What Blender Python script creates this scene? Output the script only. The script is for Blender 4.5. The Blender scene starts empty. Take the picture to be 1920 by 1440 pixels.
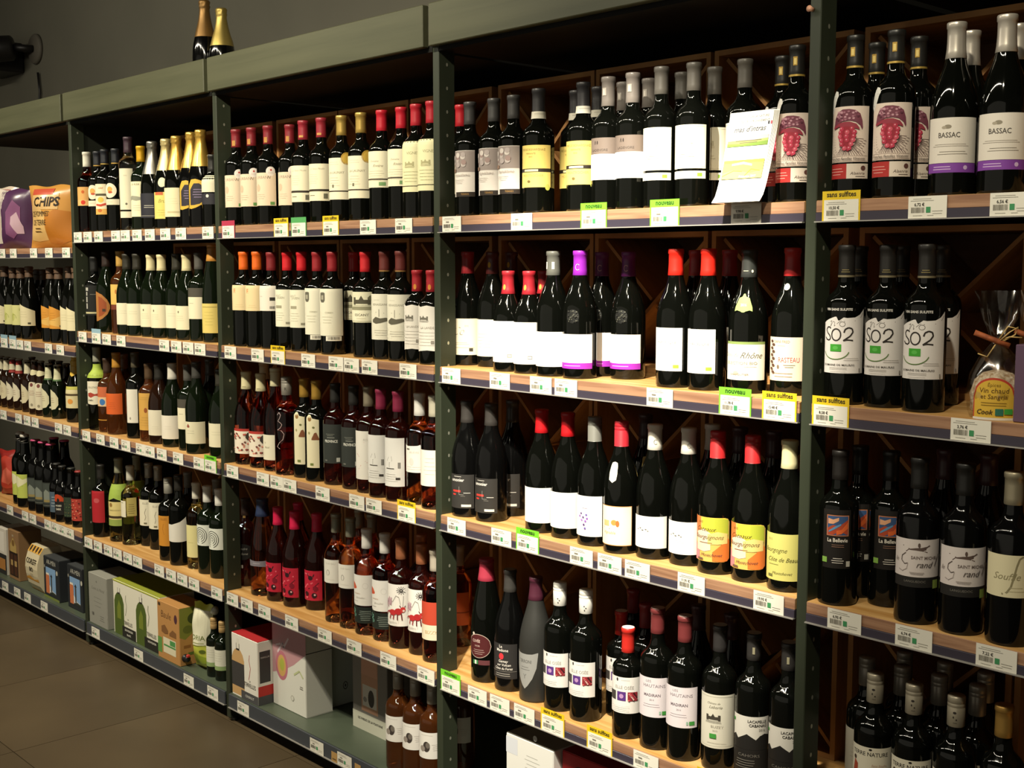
import bpy, math, random
from mathutils import Vector
random.seed(7)
SC = bpy.context.scene
COL = SC.collection
PI = math.pi
# ------------------------------------------------------------------ camera
CAMD, CAMH, FPX = 1.9, 1.458, 2287.6
YAW, PIT = math.radians(47.197), math.radians(5.695)
cam_data = bpy.data.cameras.new('camera'); cam_data.sensor_width = 36.0
cam_data.lens = FPX * 36.0 / 1920.0; cam_data.clip_start = .05; cam_data.clip_end = 60
cam = bpy.data.objects.new('camera', cam_data); COL.objects.link(cam)
cam.location = (0, -CAMD, CAMH); cam.rotation_euler = (PI/2 - PIT, 0, YAW)
SC.camera = cam
# ------------------------------------------------------------------ world and lamps
w = bpy.data.worlds.new('shop_ambient'); SC.world = w; w.use_nodes = True
bg = w.node_tree.nodes['Background']; bg.inputs[0].default_value = (1, .92, .74, 1); bg.inputs[1].default_value = .33
def spot(loc, aim, watts, deg, blend=.35, size=.03, col=(1, .905, .68)):
    l = bpy.data.lights.new('track_spot', 'SPOT'); l.energy = watts; l.spot_size = math.radians(deg); l.spot_blend = blend
    l.shadow_soft_size = size; l.color = col
    o = bpy.data.objects.new('track_spot', l); COL.objects.link(o); o.location = loc
    o.rotation_euler = (Vector(aim) - Vector(loc)).to_track_quat('-Z', 'Y').to_euler()
# ceiling track of small spotlights in the aisle, one of them close and strong on the leaflet bay
spot((-1.25, -1.25, 2.75), (-1.78, .05, 1.12), 610, 35, .6, .028, (1, .92, .75))
for sx, ax, p in ((-5.3, -5.0, 115), (-4.1, -4.15, 105), (-3.2, -3.3, 105), (-2.0, -3.0, 140), (-.55, -.95, 95)):
    spot((sx, -1.35, 2.75), (ax, .05, 1.05), p, 78, .9, .045)
def strip(x0, x1, y, z, watts):
    l = bpy.data.lights.new('ceiling_tube', 'AREA'); l.shape = 'RECTANGLE'; l.size = x1 - x0; l.size_y = .035; l.energy = watts; l.color = (1, .92, .74)
    o = bpy.data.objects.new('ceiling_tube', l); COL.objects.link(o); o.location = ((x0+x1)/2, y, z)
    o.rotation_euler = (math.radians(38), 0, 0)
strip(-5.4, -3.3, -1.5, 2.85, 26)
strip(-2.9, -.8, -1.5, 2.85, 20)
SC.view_settings.view_transform = 'Standard'; SC.view_settings.look = 'None'
SC.view_settings.exposure = 0.0; SC.view_settings.gamma = 1.0; SC.view_settings.use_curve_mapping = False

# ------------------------------------------------------------------ pixel helpers
_F = Vector((-math.sin(YAW)*math.cos(PIT), math.cos(YAW)*math.cos(PIT), -math.sin(PIT)))
_R = Vector((math.cos(YAW), math.sin(YAW), 0)); _U = _R.cross(_F)
CAMP = Vector((0, -CAMD, CAMH))
def ray(px, py): return _F*FPX + _R*(px-960) - _U*(py-720)
def at(px, py, Y):
    d = ray(px, py); return CAMP + d*((Y+CAMD)/d.y)
def ground(px, py, z):
    d = ray(px, py); return CAMP + d*((z-CAMH)/d.z)
def proj(p):
    v = Vector(p) - CAMP; k = FPX/v.dot(_F); return 960+v.dot(_R)*k, 720-v.dot(_U)*k

# ------------------------------------------------------------------ materials
def lin(c):
    c = c.lstrip('#'); out = []
    for i in (0, 2, 4):
        s = int(c[i:i+2], 16)/255; out.append(s/12.92 if s <= .04045 else ((s+.055)/1.055)**2.4)
    return (*out, 1)
_M = {}
def mat(hexc, rough=.55, metal=0., spec=.5, key=''):
    k = (hexc, rough, metal, spec)
    if k in _M: return _M[k]
    m = bpy.data.materials.new('paint_'+hexc.strip('#')); m.use_nodes = True
    b = m.node_tree.nodes['Principled BSDF']; b.inputs['Base Color'].default_value = lin(hexc)
    b.inputs['Roughness'].default_value = rough; b.inputs['Metallic'].default_value = metal
    b.inputs['Specular IOR Level'].default_value = spec
    _M[k] = m; return m
def glass(name, hexc, rough=.03, trans=1., ior=1.45, dark=None):
    if name in _M: return _M[name]
    m = bpy.data.materials.new(name); m.use_nodes = True; b = m.node_tree.nodes['Principled BSDF']
    b.inputs['Base Color'].default_value = lin(hexc); b.inputs['Roughness'].default_value = rough
    b.inputs['Transmission Weight'].default_value = trans; b.inputs['IOR'].default_value = ior
    _M[name] = m; return m
GL = dict(dark=glass('dark_bottle_glass', '#070806', .05, 0), black=glass('black_bottle_glass', '#070707', .09, 0),
    green=glass('deep_green_glass', '#0d140a', .04, .15), brown=glass('brown_beer_glass', '#22120a', .05, .2),
    rose=glass('rose_wine_glass', '#bc5a3c', .02, 1), red=glass('light_red_wine_glass', '#4e1c16', .02, .9),
    orange=glass('orange_wine_glass', '#e08a48', .02, 1), white=glass('white_wine_glass', '#d9d493', .02, 1),
    amber=glass('amber_glass', '#7a4420', .03, .8), clear=glass('clear_glass', '#e6ead8', .02, 1), frost=glass('frosted_dark_glass', '#2b2b29', .45, 0))
def noisy(name, c1, c2, scale=(1, 1, 1), detail=4, rough=.6, spec=.4, bump=0., dist=0., lo=.35, hi=.65):
    m = bpy.data.materials.new(name); m.use_nodes = True; nt = m.node_tree; b = nt.nodes['Principled BSDF']
    tc = nt.nodes.new('ShaderNodeTexCoord'); mp = nt.nodes.new('ShaderNodeMapping'); no = nt.nodes.new('ShaderNodeTexNoise'); cr = nt.nodes.new('ShaderNodeValToRGB')
    nt.links.new(tc.outputs['Object'], mp.inputs[0]); mp.inputs['Scale'].default_value = scale
    nt.links.new(mp.outputs[0], no.inputs['Vector']); no.inputs['Scale'].default_value = 1; no.inputs['Detail'].default_value = detail; no.inputs['Distortion'].default_value = dist
    cr.color_ramp.elements[0].color = lin(c1); cr.color_ramp.elements[1].color = lin(c2)
    cr.color_ramp.elements[0].position = lo; cr.color_ramp.elements[1].position = hi
    nt.links.new(no.outputs['Fac'], cr.inputs[0]); nt.links.new(cr.outputs[0], b.inputs['Base Color'])
    b.inputs['Roughness'].default_value = rough; b.inputs['Specular IOR Level'].default_value = spec
    if bump:
        bp = nt.nodes.new('ShaderNodeBump'); bp.inputs['Strength'].default_value = bump; bp.inputs['Distance'].default_value = .004
        nt.links.new(no.outputs['Fac'], bp.inputs['Height']); nt.links.new(bp.outputs[0], b.inputs['Normal'])
    return m
WOODTOP = noisy('pine_board', '#b08247', '#cfa56b', (3, 40, 40), 5, .42, .45, .05, .6)
WOODEDGE = noisy('pine_edge', '#86614a', '#a57f63', (4, 50, 90), 5, .5, .4, .1, .8)
CRATEW = noisy('crate_plywood', '#94683c', '#b0824e', (6, 30, 6), 4, .6, .3, .05, .4)
CRATEIN = noisy('crate_inner_board', '#74503a', '#865d42', (5, 5, 20), 3, .7, .25)
FASCIA = noisy('olive_painted_wood', '#3f412d', '#4b4c37', (1.2, 20, 26), 5, .5, .4, .08, .5)
POSTM = noisy('green_painted_steel', '#2a2f23', '#31372a', (8, 8, 3), 3, .45, .4)
PANELM = noisy('black_green_panel', '#1d211a', '#242820', (3, 3, 3), 3, .6, .3)
BACKM = noisy('black_back_panel', '#161614', '#1c1b19', (3, 3, 3), 3, .7, .25)
WALLM = noisy('dark_olive_plaster', '#6c6a5e', '#757265', (1.4, 1.4, 1.4), 5, .85, .2, .05)
CEILM = noisy('dark_ceiling_paint', '#2a2825', '#302d29', (1, 1, 1), 4, .9, .1)
TILEM = noisy('brown_floor_tile', '#463b2b', '#544734', (1.7, 1.7, 1.7), 6, .42, .45, .06, .3)
GROUT = noisy('dark_grout', '#3c3326', '#453a2b', (9, 9, 9), 3, .9, .1)
RAILM = mat('#38333f', .30, 0, .55); LIPM = mat('#a9a5a0', .22, .3, .6)
BASEM = noisy('grey_green_metal_shelf', '#444d40', '#4d5648', (5, 5, 5), 3, .4, .45)
BASERAIL = mat('#41454c', .4, .1, .5); EYELET = mat('#b7b8a8', .35, .6)

# ------------------------------------------------------------------ mesh building
class MB:
    def __init__(s): s.v = []; s.f = []; s.m = []; s.mats = []; s.sm = []
    def mi(s, m):
        if m not in s.mats: s.mats.append(m)
        return s.mats.index(m)
    def add(s, vs, fs, m, smooth=False):
        o = len(s.v); s.v += [tuple(a) for a in vs]; k = s.mi(m)
        for f in fs: s.f.append(tuple(i+o for i in f)); s.m.append(k); s.sm.append(smooth)
        return s
    def box(s, x0, y0, z0, x1, y1, z1, m, b=0.):
        if b:
            xs = (x0, x0+b, x1-b, x1); ys = (y0, y0+b, y1-b, y1); zs = (z0, z0+b, z1-b, z1); vs = []; idx = {}
            for i, x in enumerate(xs):
                for j, y in enumerate(ys):
                    for k, z in enumerate(zs):
                        if (i in (0, 3)) + (j in (0, 3)) + (k in (0, 3)) == 1: idx[i, j, k] = len(vs); vs.append((x, y, z))
            g = lambda *a: idx[a]; A = (1, 2); fs = []
            fs += [(g(1,0,1),g(2,0,1),g(2,0,2),g(1,0,2)), (g(1,3,1),g(1,3,2),g(2,3,2),g(2,3,1)), (g(0,1,1),g(0,1,2),g(0,2,2),g(0,2,1)),
                   (g(3,1,1),g(3,2,1),g(3,2,2),g(3,1,2)), (g(1,1,0),g(1,2,0),g(2,2,0),g(2,1,0)), (g(1,1,3),g(2,1,3),g(2,2,3),g(1,2,3))]
            for (i, ii) in ((0, 1), (3, 2)):
                for (j, jj) in ((0, 1), (3, 2)): fs.append((g(i,jj,1),g(i,jj,2),g(ii,j,2),g(ii,j,1)))
                for (k, kk) in ((0, 1), (3, 2)): fs.append((g(i,1,kk),g(i,2,kk),g(ii,2,k),g(ii,1,k)))
            for (j, jj) in ((0, 1), (3, 2)):
                for (k, kk) in ((0, 1), (3, 2)): fs.append((g(1,j,kk),g(2,j,kk),g(2,jj,k),g(1,jj,k)))
            for (i, ii) in ((0, 1), (3, 2)):
                for (j, jj) in ((0, 1), (3, 2)):
                    for (k, kk) in ((0, 1), (3, 2)): fs.append((g(i,jj,kk),g(ii,j,kk),g(ii,jj,k)))
            return s.add(vs, fs, m)
        vs = [(x, y, z) for z in (z0, z1) for y in (y0, y1) for x in (x0, x1)]
        return s.add(vs, [(0,2,3,1),(4,5,7,6),(0,1,5,4),(2,6,7,3),(0,4,6,2),(1,3,7,5)], m)
    def lathe(s, pts, m, n=24, smooth=True, wob=None):
        vs = []; fs = []; L = len(pts)
        for i, (r, z) in enumerate(pts):
            for k in range(n):
                a = 2*PI*k/n; rr = r*(wob(i, a) if wob else 1); vs.append((rr*math.sin(a), -rr*math.cos(a), z))
        for i in range(L-1):
            for k in range(n):
                a, b = i*n+k, i*n+(k+1) % n
                if pts[i][0] < 1e-6: fs.append((a, b+n, a+n))
                elif pts[i+1][0] < 1e-6: fs.append((a, b, a+n))
                else: fs.append((a, b, b+n, a+n))
        return s.add(vs, fs, m, smooth)
    def tube(s, pts, r, m, n=8, smooth=True):
        pts = [Vector(p) for p in pts]; vs = []; fs = []
        for i, p in enumerate(pts):
            t = (pts[min(i+1, len(pts)-1)] - pts[max(i-1, 0)]).normalized(); a = t.orthogonal().normalized(); 
            ref = Vector((0, 0, 1)) if abs(t.z) < .9 else Vector((1, 0, 0)); a = t.cross(ref).normalized(); b = t.cross(a)
            rr = r[i] if isinstance(r, (list, tuple)) else r
            for k in range(n): vs.append(p + (a*math.cos(2*PI*k/n) + b*math.sin(2*PI*k/n))*rr)
        for i in range(len(pts)-1):
            for k in range(n): fs.append((i*n+k, i*n+(k+1) % n, (i+1)*n+(k+1) % n, (i+1)*n+k))
        fs.append(tuple(range(n-1, -1, -1))); fs.append(tuple(range((len(pts)-1)*n, len(pts)*n)))
        return s.add(vs, fs, m, smooth)
    def mesh(s, name):
        me = bpy.data.meshes.new(name); me.from_pydata(s.v, [], s.f)
        for m in s.mats: me.materials.append(m)
        me.polygons.foreach_set('material_index', s.m); me.polygons.foreach_set('use_smooth', s.sm); me.update(); return me
    def build(s, name, parent=None): return link(name, s.mesh(name), parent)
def link(name, data, parent=None):
    o = bpy.data.objects.new(name, data); COL.objects.link(o)
    if parent is not None: o.parent = parent
    return o
def tag(o, label, cat, group=None):
    o['label'] = label; o['category'] = cat
    if group: o['group'] = group
    return o
def struct(o): o['kind'] = 'structure'; return o
def empty(name, loc=(0, 0, 0), rz=0.):
    o = link(name, None); o.empty_display_size = .05; o.location = loc; o.rotation_euler = (0, 0, rz); return o

# ------------------------------------------------------------------ printed matter (labels, tags, cartons)
_T = {}
def text2d(s, shear=0., bold=0.):
    k = (s, shear, bold)
    if k not in _T:
        c = bpy.data.curves.new('lettering', 'FONT'); c.body = s; c.size = 1; c.align_x = 'CENTER'; c.align_y = 'CENTER'; c.resolution_u = 2; c.shear = shear; c.offset = bold; c.fill_mode = 'FRONT'
        o = bpy.data.objects.new('lettering', c); COL.objects.link(o)
        me = bpy.data.meshes.new_from_object(o)
        _T[k] = ([(v.co.x, v.co.y) for v in me.vertices], [tuple(p.vertices) for p in me.polygons])
        bpy.data.objects.remove(o); bpy.data.curves.remove(c); bpy.data.meshes.remove(me)
        if bold and any(abs(y) > 1.2 for x, y in _T[k][0]): _T[k] = text2d(s, shear, 0.)
    return _T[k]
def R(u0, v0, u1, v1, c): return ('r', u0, v0, u1, v1, c)
def T(s, u, v, size, c='#2a2622', sh=0., b=0., sx=1.): return ('t', s, u, v, size, c, sh, b, sx)
def E(u, v, ru, rv, c): return ('e', u, v, ru, rv, c)
def C(cols, c): return ('c', cols, c)
def L(u0, u1, v, n=3, dv=4, c='#8d8678', t=.7): return ('l', u0, u1, v, n, dv, c, t)
def G(pts, wd, c): return ('g', pts, wd, c)             # pen stroke through points
def bars(u0, v0, wd, h, c='#4a463f'): return ('b', u0, v0, wd, h, c)
INK = dict(rough=.6)
def draw(mb, els, pos, step=3.5, rough=.6, spec=.35):
    rnd = random.Random(len(els)*13+5); lay = 0.; stp = min(1., 26/max(1, len(els)))
    for e in els:
        lay += stp; k = e[0]
        def quad(u0, v0a, v0b, u1, v1a, v1b, m, l):
            mb.add([pos(u0, v0a, l), pos(u1, v1a, l), pos(u1, v1b, l), pos(u0, v0b, l)], [(0, 1, 2, 3)], m, True)
        def cols(cs, m, l):
            for (a, b) in zip(cs, cs[1:]):
                n = max(1, int(abs(b[0]-a[0])/step+.999))
                for i in range(n):
                    t0, t1 = i/n, (i+1)/n; f = lambda j, t: a[j]+(b[j]-a[j])*t
                    nv = 1 if step > 40 else max(1, int(max(a[2]-a[1], b[2]-b[1])/7+.5)) 
                    for q in range(nv):
                        g = lambda t, s_: f(1, t)+(f(2, t)-f(1, t))*s_
                        quad(f(0, t0), g(t0, q/nv), g(t0, (q+1)/nv), f(0, t1), g(t1, q/nv), g(t1, (q+1)/nv), m, l)
        if k == 'r': cols([(e[1], e[2], e[4]), (e[3], e[2], e[4])], mat(e[5], rough, 0, spec), lay)
        elif k == 'c': cols(e[1], mat(e[2], rough, 0, spec), lay)
        elif k == 'e':
            _, u, v, ru, rv, c = e; n = 10 if max(ru, rv) > 4 else 6
            cols([(u+ru*math.cos(PI*(1-i/n)), v-rv*math.sin(PI*i/n), v+rv*math.sin(PI*i/n)) for i in range(n+1)], mat(c, rough, 0, spec), lay)
        elif k == 't':
            _, s_, u, v, size, c, sh, b, sx = e; vs, fs = text2d(s_, sh, b)
            mb.add([pos(u+x*size*sx, v+y*size, lay) for x, y in vs], fs, mat(c, rough, 0, spec), True)
        elif k == 'l':
            _, u0, u1, v, n, dv, c, t = e
            for i in range(n):
                ww = (u1-u0)*rnd.uniform(.62, 1); mid = (u0+u1)/2
                cols([(mid-ww/2, v-i*dv, v-i*dv+t), (mid+ww/2, v-i*dv, v-i*dv+t)], mat(c, rough, 0, spec), lay)
        elif k == 'b':
            _, u0, v0, wd, h, c = e; u = u0
            while u < u0+wd:
                bw = rnd.choice((.5, .8, 1.2)); quad(u, v0, v0+h, u+bw, v0, v0+h, mat(c, rough, 0, spec), lay); u += bw+rnd.choice((.5, .7, 1.0))
        elif k == 'g':
            _, pts, wd, c = e; m = mat(c, rough, 0, spec)
            for (a, b) in zip(pts, pts[1:]):
                dx, dy = b[0]-a[0], b[1]-a[1]; d = math.hypot(dx, dy) or 1; nx, ny = -dy/d*wd/2, dx/d*wd/2
                mb.add([pos(a[0]-nx, a[1]-ny, lay), pos(b[0]-nx, b[1]-ny, lay), pos(b[0]+nx, b[1]+ny, lay), pos(a[0]+nx, a[1]+ny, lay)], [(0, 1, 2, 3)], m, True)
    return mb
# ------------------------------------------------------------------ the setting
X0 = -4.45664; W = 1.06172
POST = [X0 + W*(i-1) for i in range(6)]                 # left edges of the six uprights
SH = {0: (1.475, 1.1055, .80, .397, .05)}
for u in (1, 2, 3, 4): SH[u] = (1.530, 1.165, .796, .389, .05)
BT = .038; BASET = .095
def top(u, s): return BASET if s == 5 else SH[u][s-1] + BT
WALLY = .62
fl = struct(MB().box(-9, -5.2, -.04, 2.2, WALLY, -.004, GROUT).build('floor'))
tile = MB().box(-.2988, -.2988, -.004, .2988, .2988, .0, TILEM).mesh('floor_tile')
for i in range(12):
    for j in range(8):
        t = link('floor_tile', tile, fl); t.location = (-6.9+.6*i, -3.9+.6*j, 0)
struct(MB().box(-9, WALLY, -.04, 2.2, WALLY+.1, 3.3, WALLM).build('wall_back'))
struct(MB().box(-9.1, -5.2, -.04, -9, WALLY+.1, 3.3, WALLM).build('wall_left'))
struct(MB().box(2.2, -5.2, -.04, 2.3, WALLY+.1, 3.3, WALLM).build('wall_right'))
struct(MB().box(-9.1, -5.2, 3.2, 2.3, WALLY+.1, 3.3, CEILM).build('ceiling'))
BAY = ['beer bay', 'white wine bay', 'rosé bay', 'leaflet bay', 'grape-poster bay']
BAYL = ['dark green shelving bay holding beers and crisp bags', 'dark green shelving bay holding sparkling and white wines', 'dark green shelving bay holding rosé wines and wine cartons',
        'dark green shelving bay with the leaflet pad and the strongest spotlight', 'dark green shelving bay with the red grape labels and spice bags']
DEP = .57
bays = []
for u in range(5):
    xl, xr = POST[u], POST[u+1]; b = empty('shelving_bay', (xl, 0, 0)); tag(b, BAYL[u], 'shelving', 'shelving bays along the wall'); bays.append(b); wd = xr-xl
    pm = MB().box(0, 0, .012, .023, .050, 1.972, POSTM, .0015); po = pm.build('post', b)
    MB().lathe([(0, 0), (.0112, 0), (.0112, .004), (.006, .012), (0, .012)], mat('#3a3b36', .4, .5), 12).build('foot', po).location = (.0115, .023, 0)
    hm = MB(); z = .14
    while z < 1.95:
        a = [(.0233, .0255+.0032*math.sin(2*PI*k/8), z+.0045*math.cos(2*PI*k/8)) for k in range(8)]; hm.add([(x, y, zz) for x, y, zz in a], [tuple(range(7, -1, -1))], EYELET); z += .056
    hm.build('peg_holes', po)['kind'] = 'stuff'
    if u == 1: MB().box(.004, .0505, .03, .019, DEP, 1.97, PANELM).build('side_panel', b)
    MB().box(.0005, DEP-.012, .03, wd-.0005, DEP, 1.97, BACKM).build('back_panel', b)
    MB().box(.0235, .0, 1.962, wd-.0005, DEP-.0125, 1.978, BACKM).build('top_panel', b)
    MB().box((.011 if u else -.3), -.022, 1.972, wd-.011, -.002, 2.072, FASCIA, .002).build('fascia_board', b)
    for s in range(1, 5):
        zb = SH[u][s-1]; x0, x1 = .024, wd-.001
        bd = MB(); bd.box(x0, .0, zb+.018, x1, .0505, zb+BT, WOODTOP); bd.box(.0002, .0505, zb+.018, wd-.0002, DEP-.013, zb+BT, WOODTOP); bd.box(x0, -.0025, zb+.0165, x1, -.0001, zb+BT-.0005, WOODEDGE, .0006)
        bo = bd.build('shelf_board', b)
        MB().box(x0, -.0045, zb+.001, x1, .012, zb+.0164, RAILM, .0008).build('price_rail', bo)
        MB().box(x0, -.0085, zb-.0012, x1, .0, zb+.0009, LIPM).build('rail_lip', bo)
    bd = MB().box(.024, 0, BASET-.012, wd-.001, DEP-.013, BASET, BASEM); bo = bd.build('base_shelf', b)
    MB().box(.024, -.006, .052, wd-.001, -.0002, BASET-.001, BASERAIL, .001).build('price_rail', bo)
    MB().box(.024, -.010, .049, wd-.001, 0, .0515, LIPM).build('rail_lip', bo)
    MB().box(.024, .051, .0, wd-.001, .062, BASET-.013, PANELM).build('kick_plate', b)
e = MB().box(0, 0, .012, .023, .050, 1.972, POSTM, .0015).build('post', bays[4]); e.location = (W, 0, 0)

# open wooden crates with crossed dividers standing at the back of the shelves
CW, CY, CD = .3430, .25, .29
def crate_meshes(h):
    t = .0115; w2 = CW-.003; o = {}
    o['side_board'] = MB().box(0, 0, 0, t, CD, h, CRATEW).mesh('side_board')
    o['end_board'] = MB().box(t+.0002, .0, 0, w2-t-.0002, CD, t, CRATEW).mesh('end_board')
    o['back_board'] = MB().box(t+.0002, CD-.006, t+.0002, w2-t-.0002, CD, h-t-.0002, CRATEIN).mesh('back_board')
    a, c = (t+.001, t+.006), (w2-t-.001, h-t-.006)
    def plank(p, q):
        dx, dz = q[0]-p[0], q[1]-p[1]; d = math.hypot(dx, dz); nx, nz = -dz/d*.004, dx/d*.004
        vs = [(x, y, z) for y in (.02, CD-.008) for x, z in ((p[0]-nx, p[1]-nz), (q[0]-nx, q[1]-nz), (q[0]+nx, q[1]+nz), (p[0]+nx, p[1]+nz))]
        return MB().add(vs, [(0,1,2,3),(4,7,6,5),(0,4,5,1),(1,5,6,2),(2,6,7,3),(3,7,4,0)], CRATEW).mesh('cross_divider')
    mid = ((a[0]+c[0])/2, (a[1]+c[1])/2)
    e_ = .006
    o['cross_divider'] = plank((a[0]+e_, a[1]), (c[0]-e_, c[1]))
    l1 = plank((a[0]+e_, c[1]), (mid[0]-.008, mid[1]+.008)); l2 = plank((mid[0]+.008, mid[1]-.008), (c[0]-e_, a[1]))
    return o, l1, l2, h, w2, t
_CR = {}
def crate(x, z, h, label, group):
    k = round(h, 3)
    if k not in _CR: _CR[k] = crate_meshes(h)
    o, l1, l2, h, w2, t = _CR[k]; e = tag(empty('wine_crate', (x, CY, z)), label, 'crate', group)
    link('side_board', o['side_board'], e); link('side_board', o['side_board'], e).location.x = w2-t
    link('end_board', o['end_board'], e); link('end_board', o['end_board'], e).location.z = h-t
    link('back_board', o['back_board'], e); link('cross_divider', o['cross_divider'], e); link('cross_divider', l1, e); link('cross_divider', l2, e)
SN = {1: 'top shelf', 2: 'second shelf', 3: 'third shelf', 4: 'fourth shelf', 5: 'bottom shelf'}
PITCH = .3539
for s in (1, 2, 3, 4):
    zt = top(3, s); h = min(.343, .343 if s == 1 else SH[3][s-2] - zt - .004)
    for k in range(-5, 6):
        u = 3 + k//3
        side = (f'{BAY[u]} end next to the {BAY[u-1]}', f'middle of the {BAY[u]}', f'{BAY[u]} end next to the {BAY[u+1]}' if u < 4 else f'far end of the {BAY[u]}')[k % 3]
        crate(-2.386 + PITCH*k + (.012, .004, .001)[k % 3], zt+.0004, h, f'open wooden crate, {SN[s]}, {side}', f'crates at the back of the {SN[s]}')
# ------------------------------------------------------------------ bottles
def profile(sh, Rr, h):
    """outer wall of a bottle as (radius, height) in mm, from the foot upward"""
    k = {'bx': [(1, .02), (1, .615), (.985, .64), (.93, .665), (.80, .688), (.62, .71), (.47, .735), (.405, .77), (.385, .82), (.37, .96)],
         'bg': [(1, .02), (1, .48), (.985, .52), (.93, .57), (.82, .63), (.66, .69), (.50, .745), (.41, .80), (.37, .86), (.355, .96)],
         'ch': [(1, .02), (1, .44), (.98, .50), (.91, .57), (.79, .64), (.64, .71), (.50, .78), (.41, .85), (.36, .91), (.345, .955)],
         'fl': [(1, .02), (1, .42), (.97, .50), (.90, .58), (.80, .66), (.67, .74), (.54, .82), (.45, .90), (.41, .96)],
         'be': [(1, .02), (1, .56), (.98, .60), (.88, .645), (.72, .685), (.58, .73), (.51, .80), (.46, .90), (.43, .96)],
         'st': [(1, .02), (1, .60), (.97, .64), (.85, .68), (.68, .715), (.55, .75), (.50, .82), (.47, .90), (.45, .96)],
         'sq': [(1, .02), (1, .70), (.97, .735), (.85, .755), (.62, .775), (.45, .80), (.41, .86), (.40, .96)]}[sh]
    return [(Rr*a, h*b) for a, b in k]
def make_design(d):
    sh, Rr, h = d['sh'], d['R'], d['h']; pr = profile(sh, Rr, h); n = d.get('n', 24)
    mm = .001
    rn = pr[-1][0]
    outer = [(0, h*.07), (Rr*.35, h*.062), (Rr*.66, h*.03), (Rr*.84, .8), (Rr*.93, 0), (Rr*.985, 2)] + pr + [(rn+1.6, h*.963), (rn+1.6, h*.985), (rn, h*.992), (0, h*.992)]
    def rad(v):
        pts = [(Rr*.985, 0)]+[(a, b) for a, b in pr]+[(rn, h)]
        for (a, b), (c, e_) in zip(pts, pts[1:]):
            if b <= v <= e_: return a+(c-a)*(v-b)/max(e_-b, 1e-6)
        return rn
    parts = []
    parts.append(('glass_body', MB().lathe([(a*mm, b*mm) for a, b in outer], GL[d['g']], n).mesh('glass_body'), None))
    cc = d.get('cap'); cl = d.get('capl', 54)
    if cc:
        kind = d.get('ck', 'capsule'); met = d.get('met', 0.); ro = d.get('cr', .38); m = mat(cc, ro, met, .5); mb = MB()
        if kind == 'capsule':
            z0 = h-cl; p = [(rad(z0)+.5, z0), (rad(z0)+1.0, z0+.6)]
            for t in (.25, .5, .75): z = z0+(h-11-z0)*t; p.append((max(rad(z)+.9, rn+1.1), z))
            p += [(rn+1.3, h-11), (rn+2.5, h-9.6), (rn+2.6, h-2), (rn+1.6, h-.2), (rn*.6, h+.3), (0, h+.2)]
            mb.lathe([(a*mm, b*mm) for a, b in p], m, n)
            if d.get('band'): mb.lathe([((rad(z0+1)+1.25)*mm, (z0+.5)*mm), ((rad(z0+4)+1.35)*mm, (z0+4)*mm)], mat(d['band'], .4, .4), n)
            if d.get('disc'): mb.lathe([((rn+.9)*mm, (h+.42)*mm), (0, (h+.5)*mm)], mat(d['disc'], .5), n)
            nm = 'capsule'
        elif kind == 'screw':
            z0 = h-cl; p = [(rad(z0)+.6, z0), (rn+1.9, z0+1), (rn+1.9, h-20), (rn+1.3, h-19), (rn+1.9, h-18), (rn+1.9, h-13), (rn+1.4, h-12.4), (rn+1.9, h-11.8), (rn+1.9, h-2), (rn+.9, h), (0, h+.1)]
            mb.lathe([(a*mm, b*mm) for a, b in p], m, n); nm = 'screw_cap'
        elif kind == 'foil':
            z0 = h-cl; p = [(rad(z0)+.5, z0)]
            for t in (.15, .3, .45, .6, .75): z = z0+cl*t; p.append((rad(z)+1.0, z))
            p += [(rn+2.4, h-24), (rn+3.6, h-20), (rn+2.6, h-15), (rn+3.8, h-10), (rn+3.5, h-4), (rn+1.4, h-.5), (0, h+.6)]
            rr_ = random.Random(3)
            ph = [rr_.uniform(0, 6) for _ in range(40)]
            mb.lathe([(a*mm, b*mm) for a, b in p], m, n, True, lambda i, a: 1+(.045 if i > 5 else .02)*math.sin(7*a+ph[i])*(i > 0)); nm = 'foil_capsule'
        elif kind == 'crown':
            z0 = h-5.5; p = [(rn+2.2, z0), (rn+2.8, z0+.5), (rn+1.9, h-1.2), (rn, h), (0, h+.3)]
            mb.lathe([(a*mm, b*mm) for a, b in p], m, n, True, lambda i, a: 1+.03*math.cos(12*a)*(i < 2)); nm = 'crown_cap'
        elif kind == 'swing':
            mb.lathe([(a*mm, b*mm) for a, b in [(rn+.6, h-3), (rn+1.5, h-1), (rn+1, h+6), (rn*.5, h+9), (0, h+9)]], mat('#c9c4ba', .3), 16)
            wr = mat('#8e8c86', .3, .8)
            for sx in (-1, 1): mb.tube([(sx*(rn+2)*mm, 0, (h+3)*mm), (sx*(rn+4)*mm, 0, (h-12)*mm), (sx*(rn+2.6)*mm, 0, (h-28)*mm)], .0011, wr, 6)
            mb.tube([(-(rn+4)*mm, 0, (h-12)*mm), (-8*mm, -(rn+5)*mm, (h-20)*mm), (8*mm, -(rn+5)*mm, (h-20)*mm), ((rn+4)*mm, 0, (h-12)*mm)], .0011, wr, 6)
            mb.lathe([(a*mm, b*mm) for a, b in [(rn+.9, h-29), (rn+2.6, h-28), (rn+2.6, h-26), (rn+.9, h-25)]], mat(cc, .4), 16); nm = 'swing_stopper'
        if d.get('cpr'):
            def cpos(u, v, l): r_ = max(rn+2.1, rad(h+v)+1.7)+.1*l; return (r_*mm*math.sin(u/(rn+2.2)), -r_*mm*math.cos(u/(rn+2.2)), (h+v)*mm)
            draw(mb, d['cpr'], cpos, 3.)
        parts.append((nm, mb.mesh(nm), None))
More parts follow.
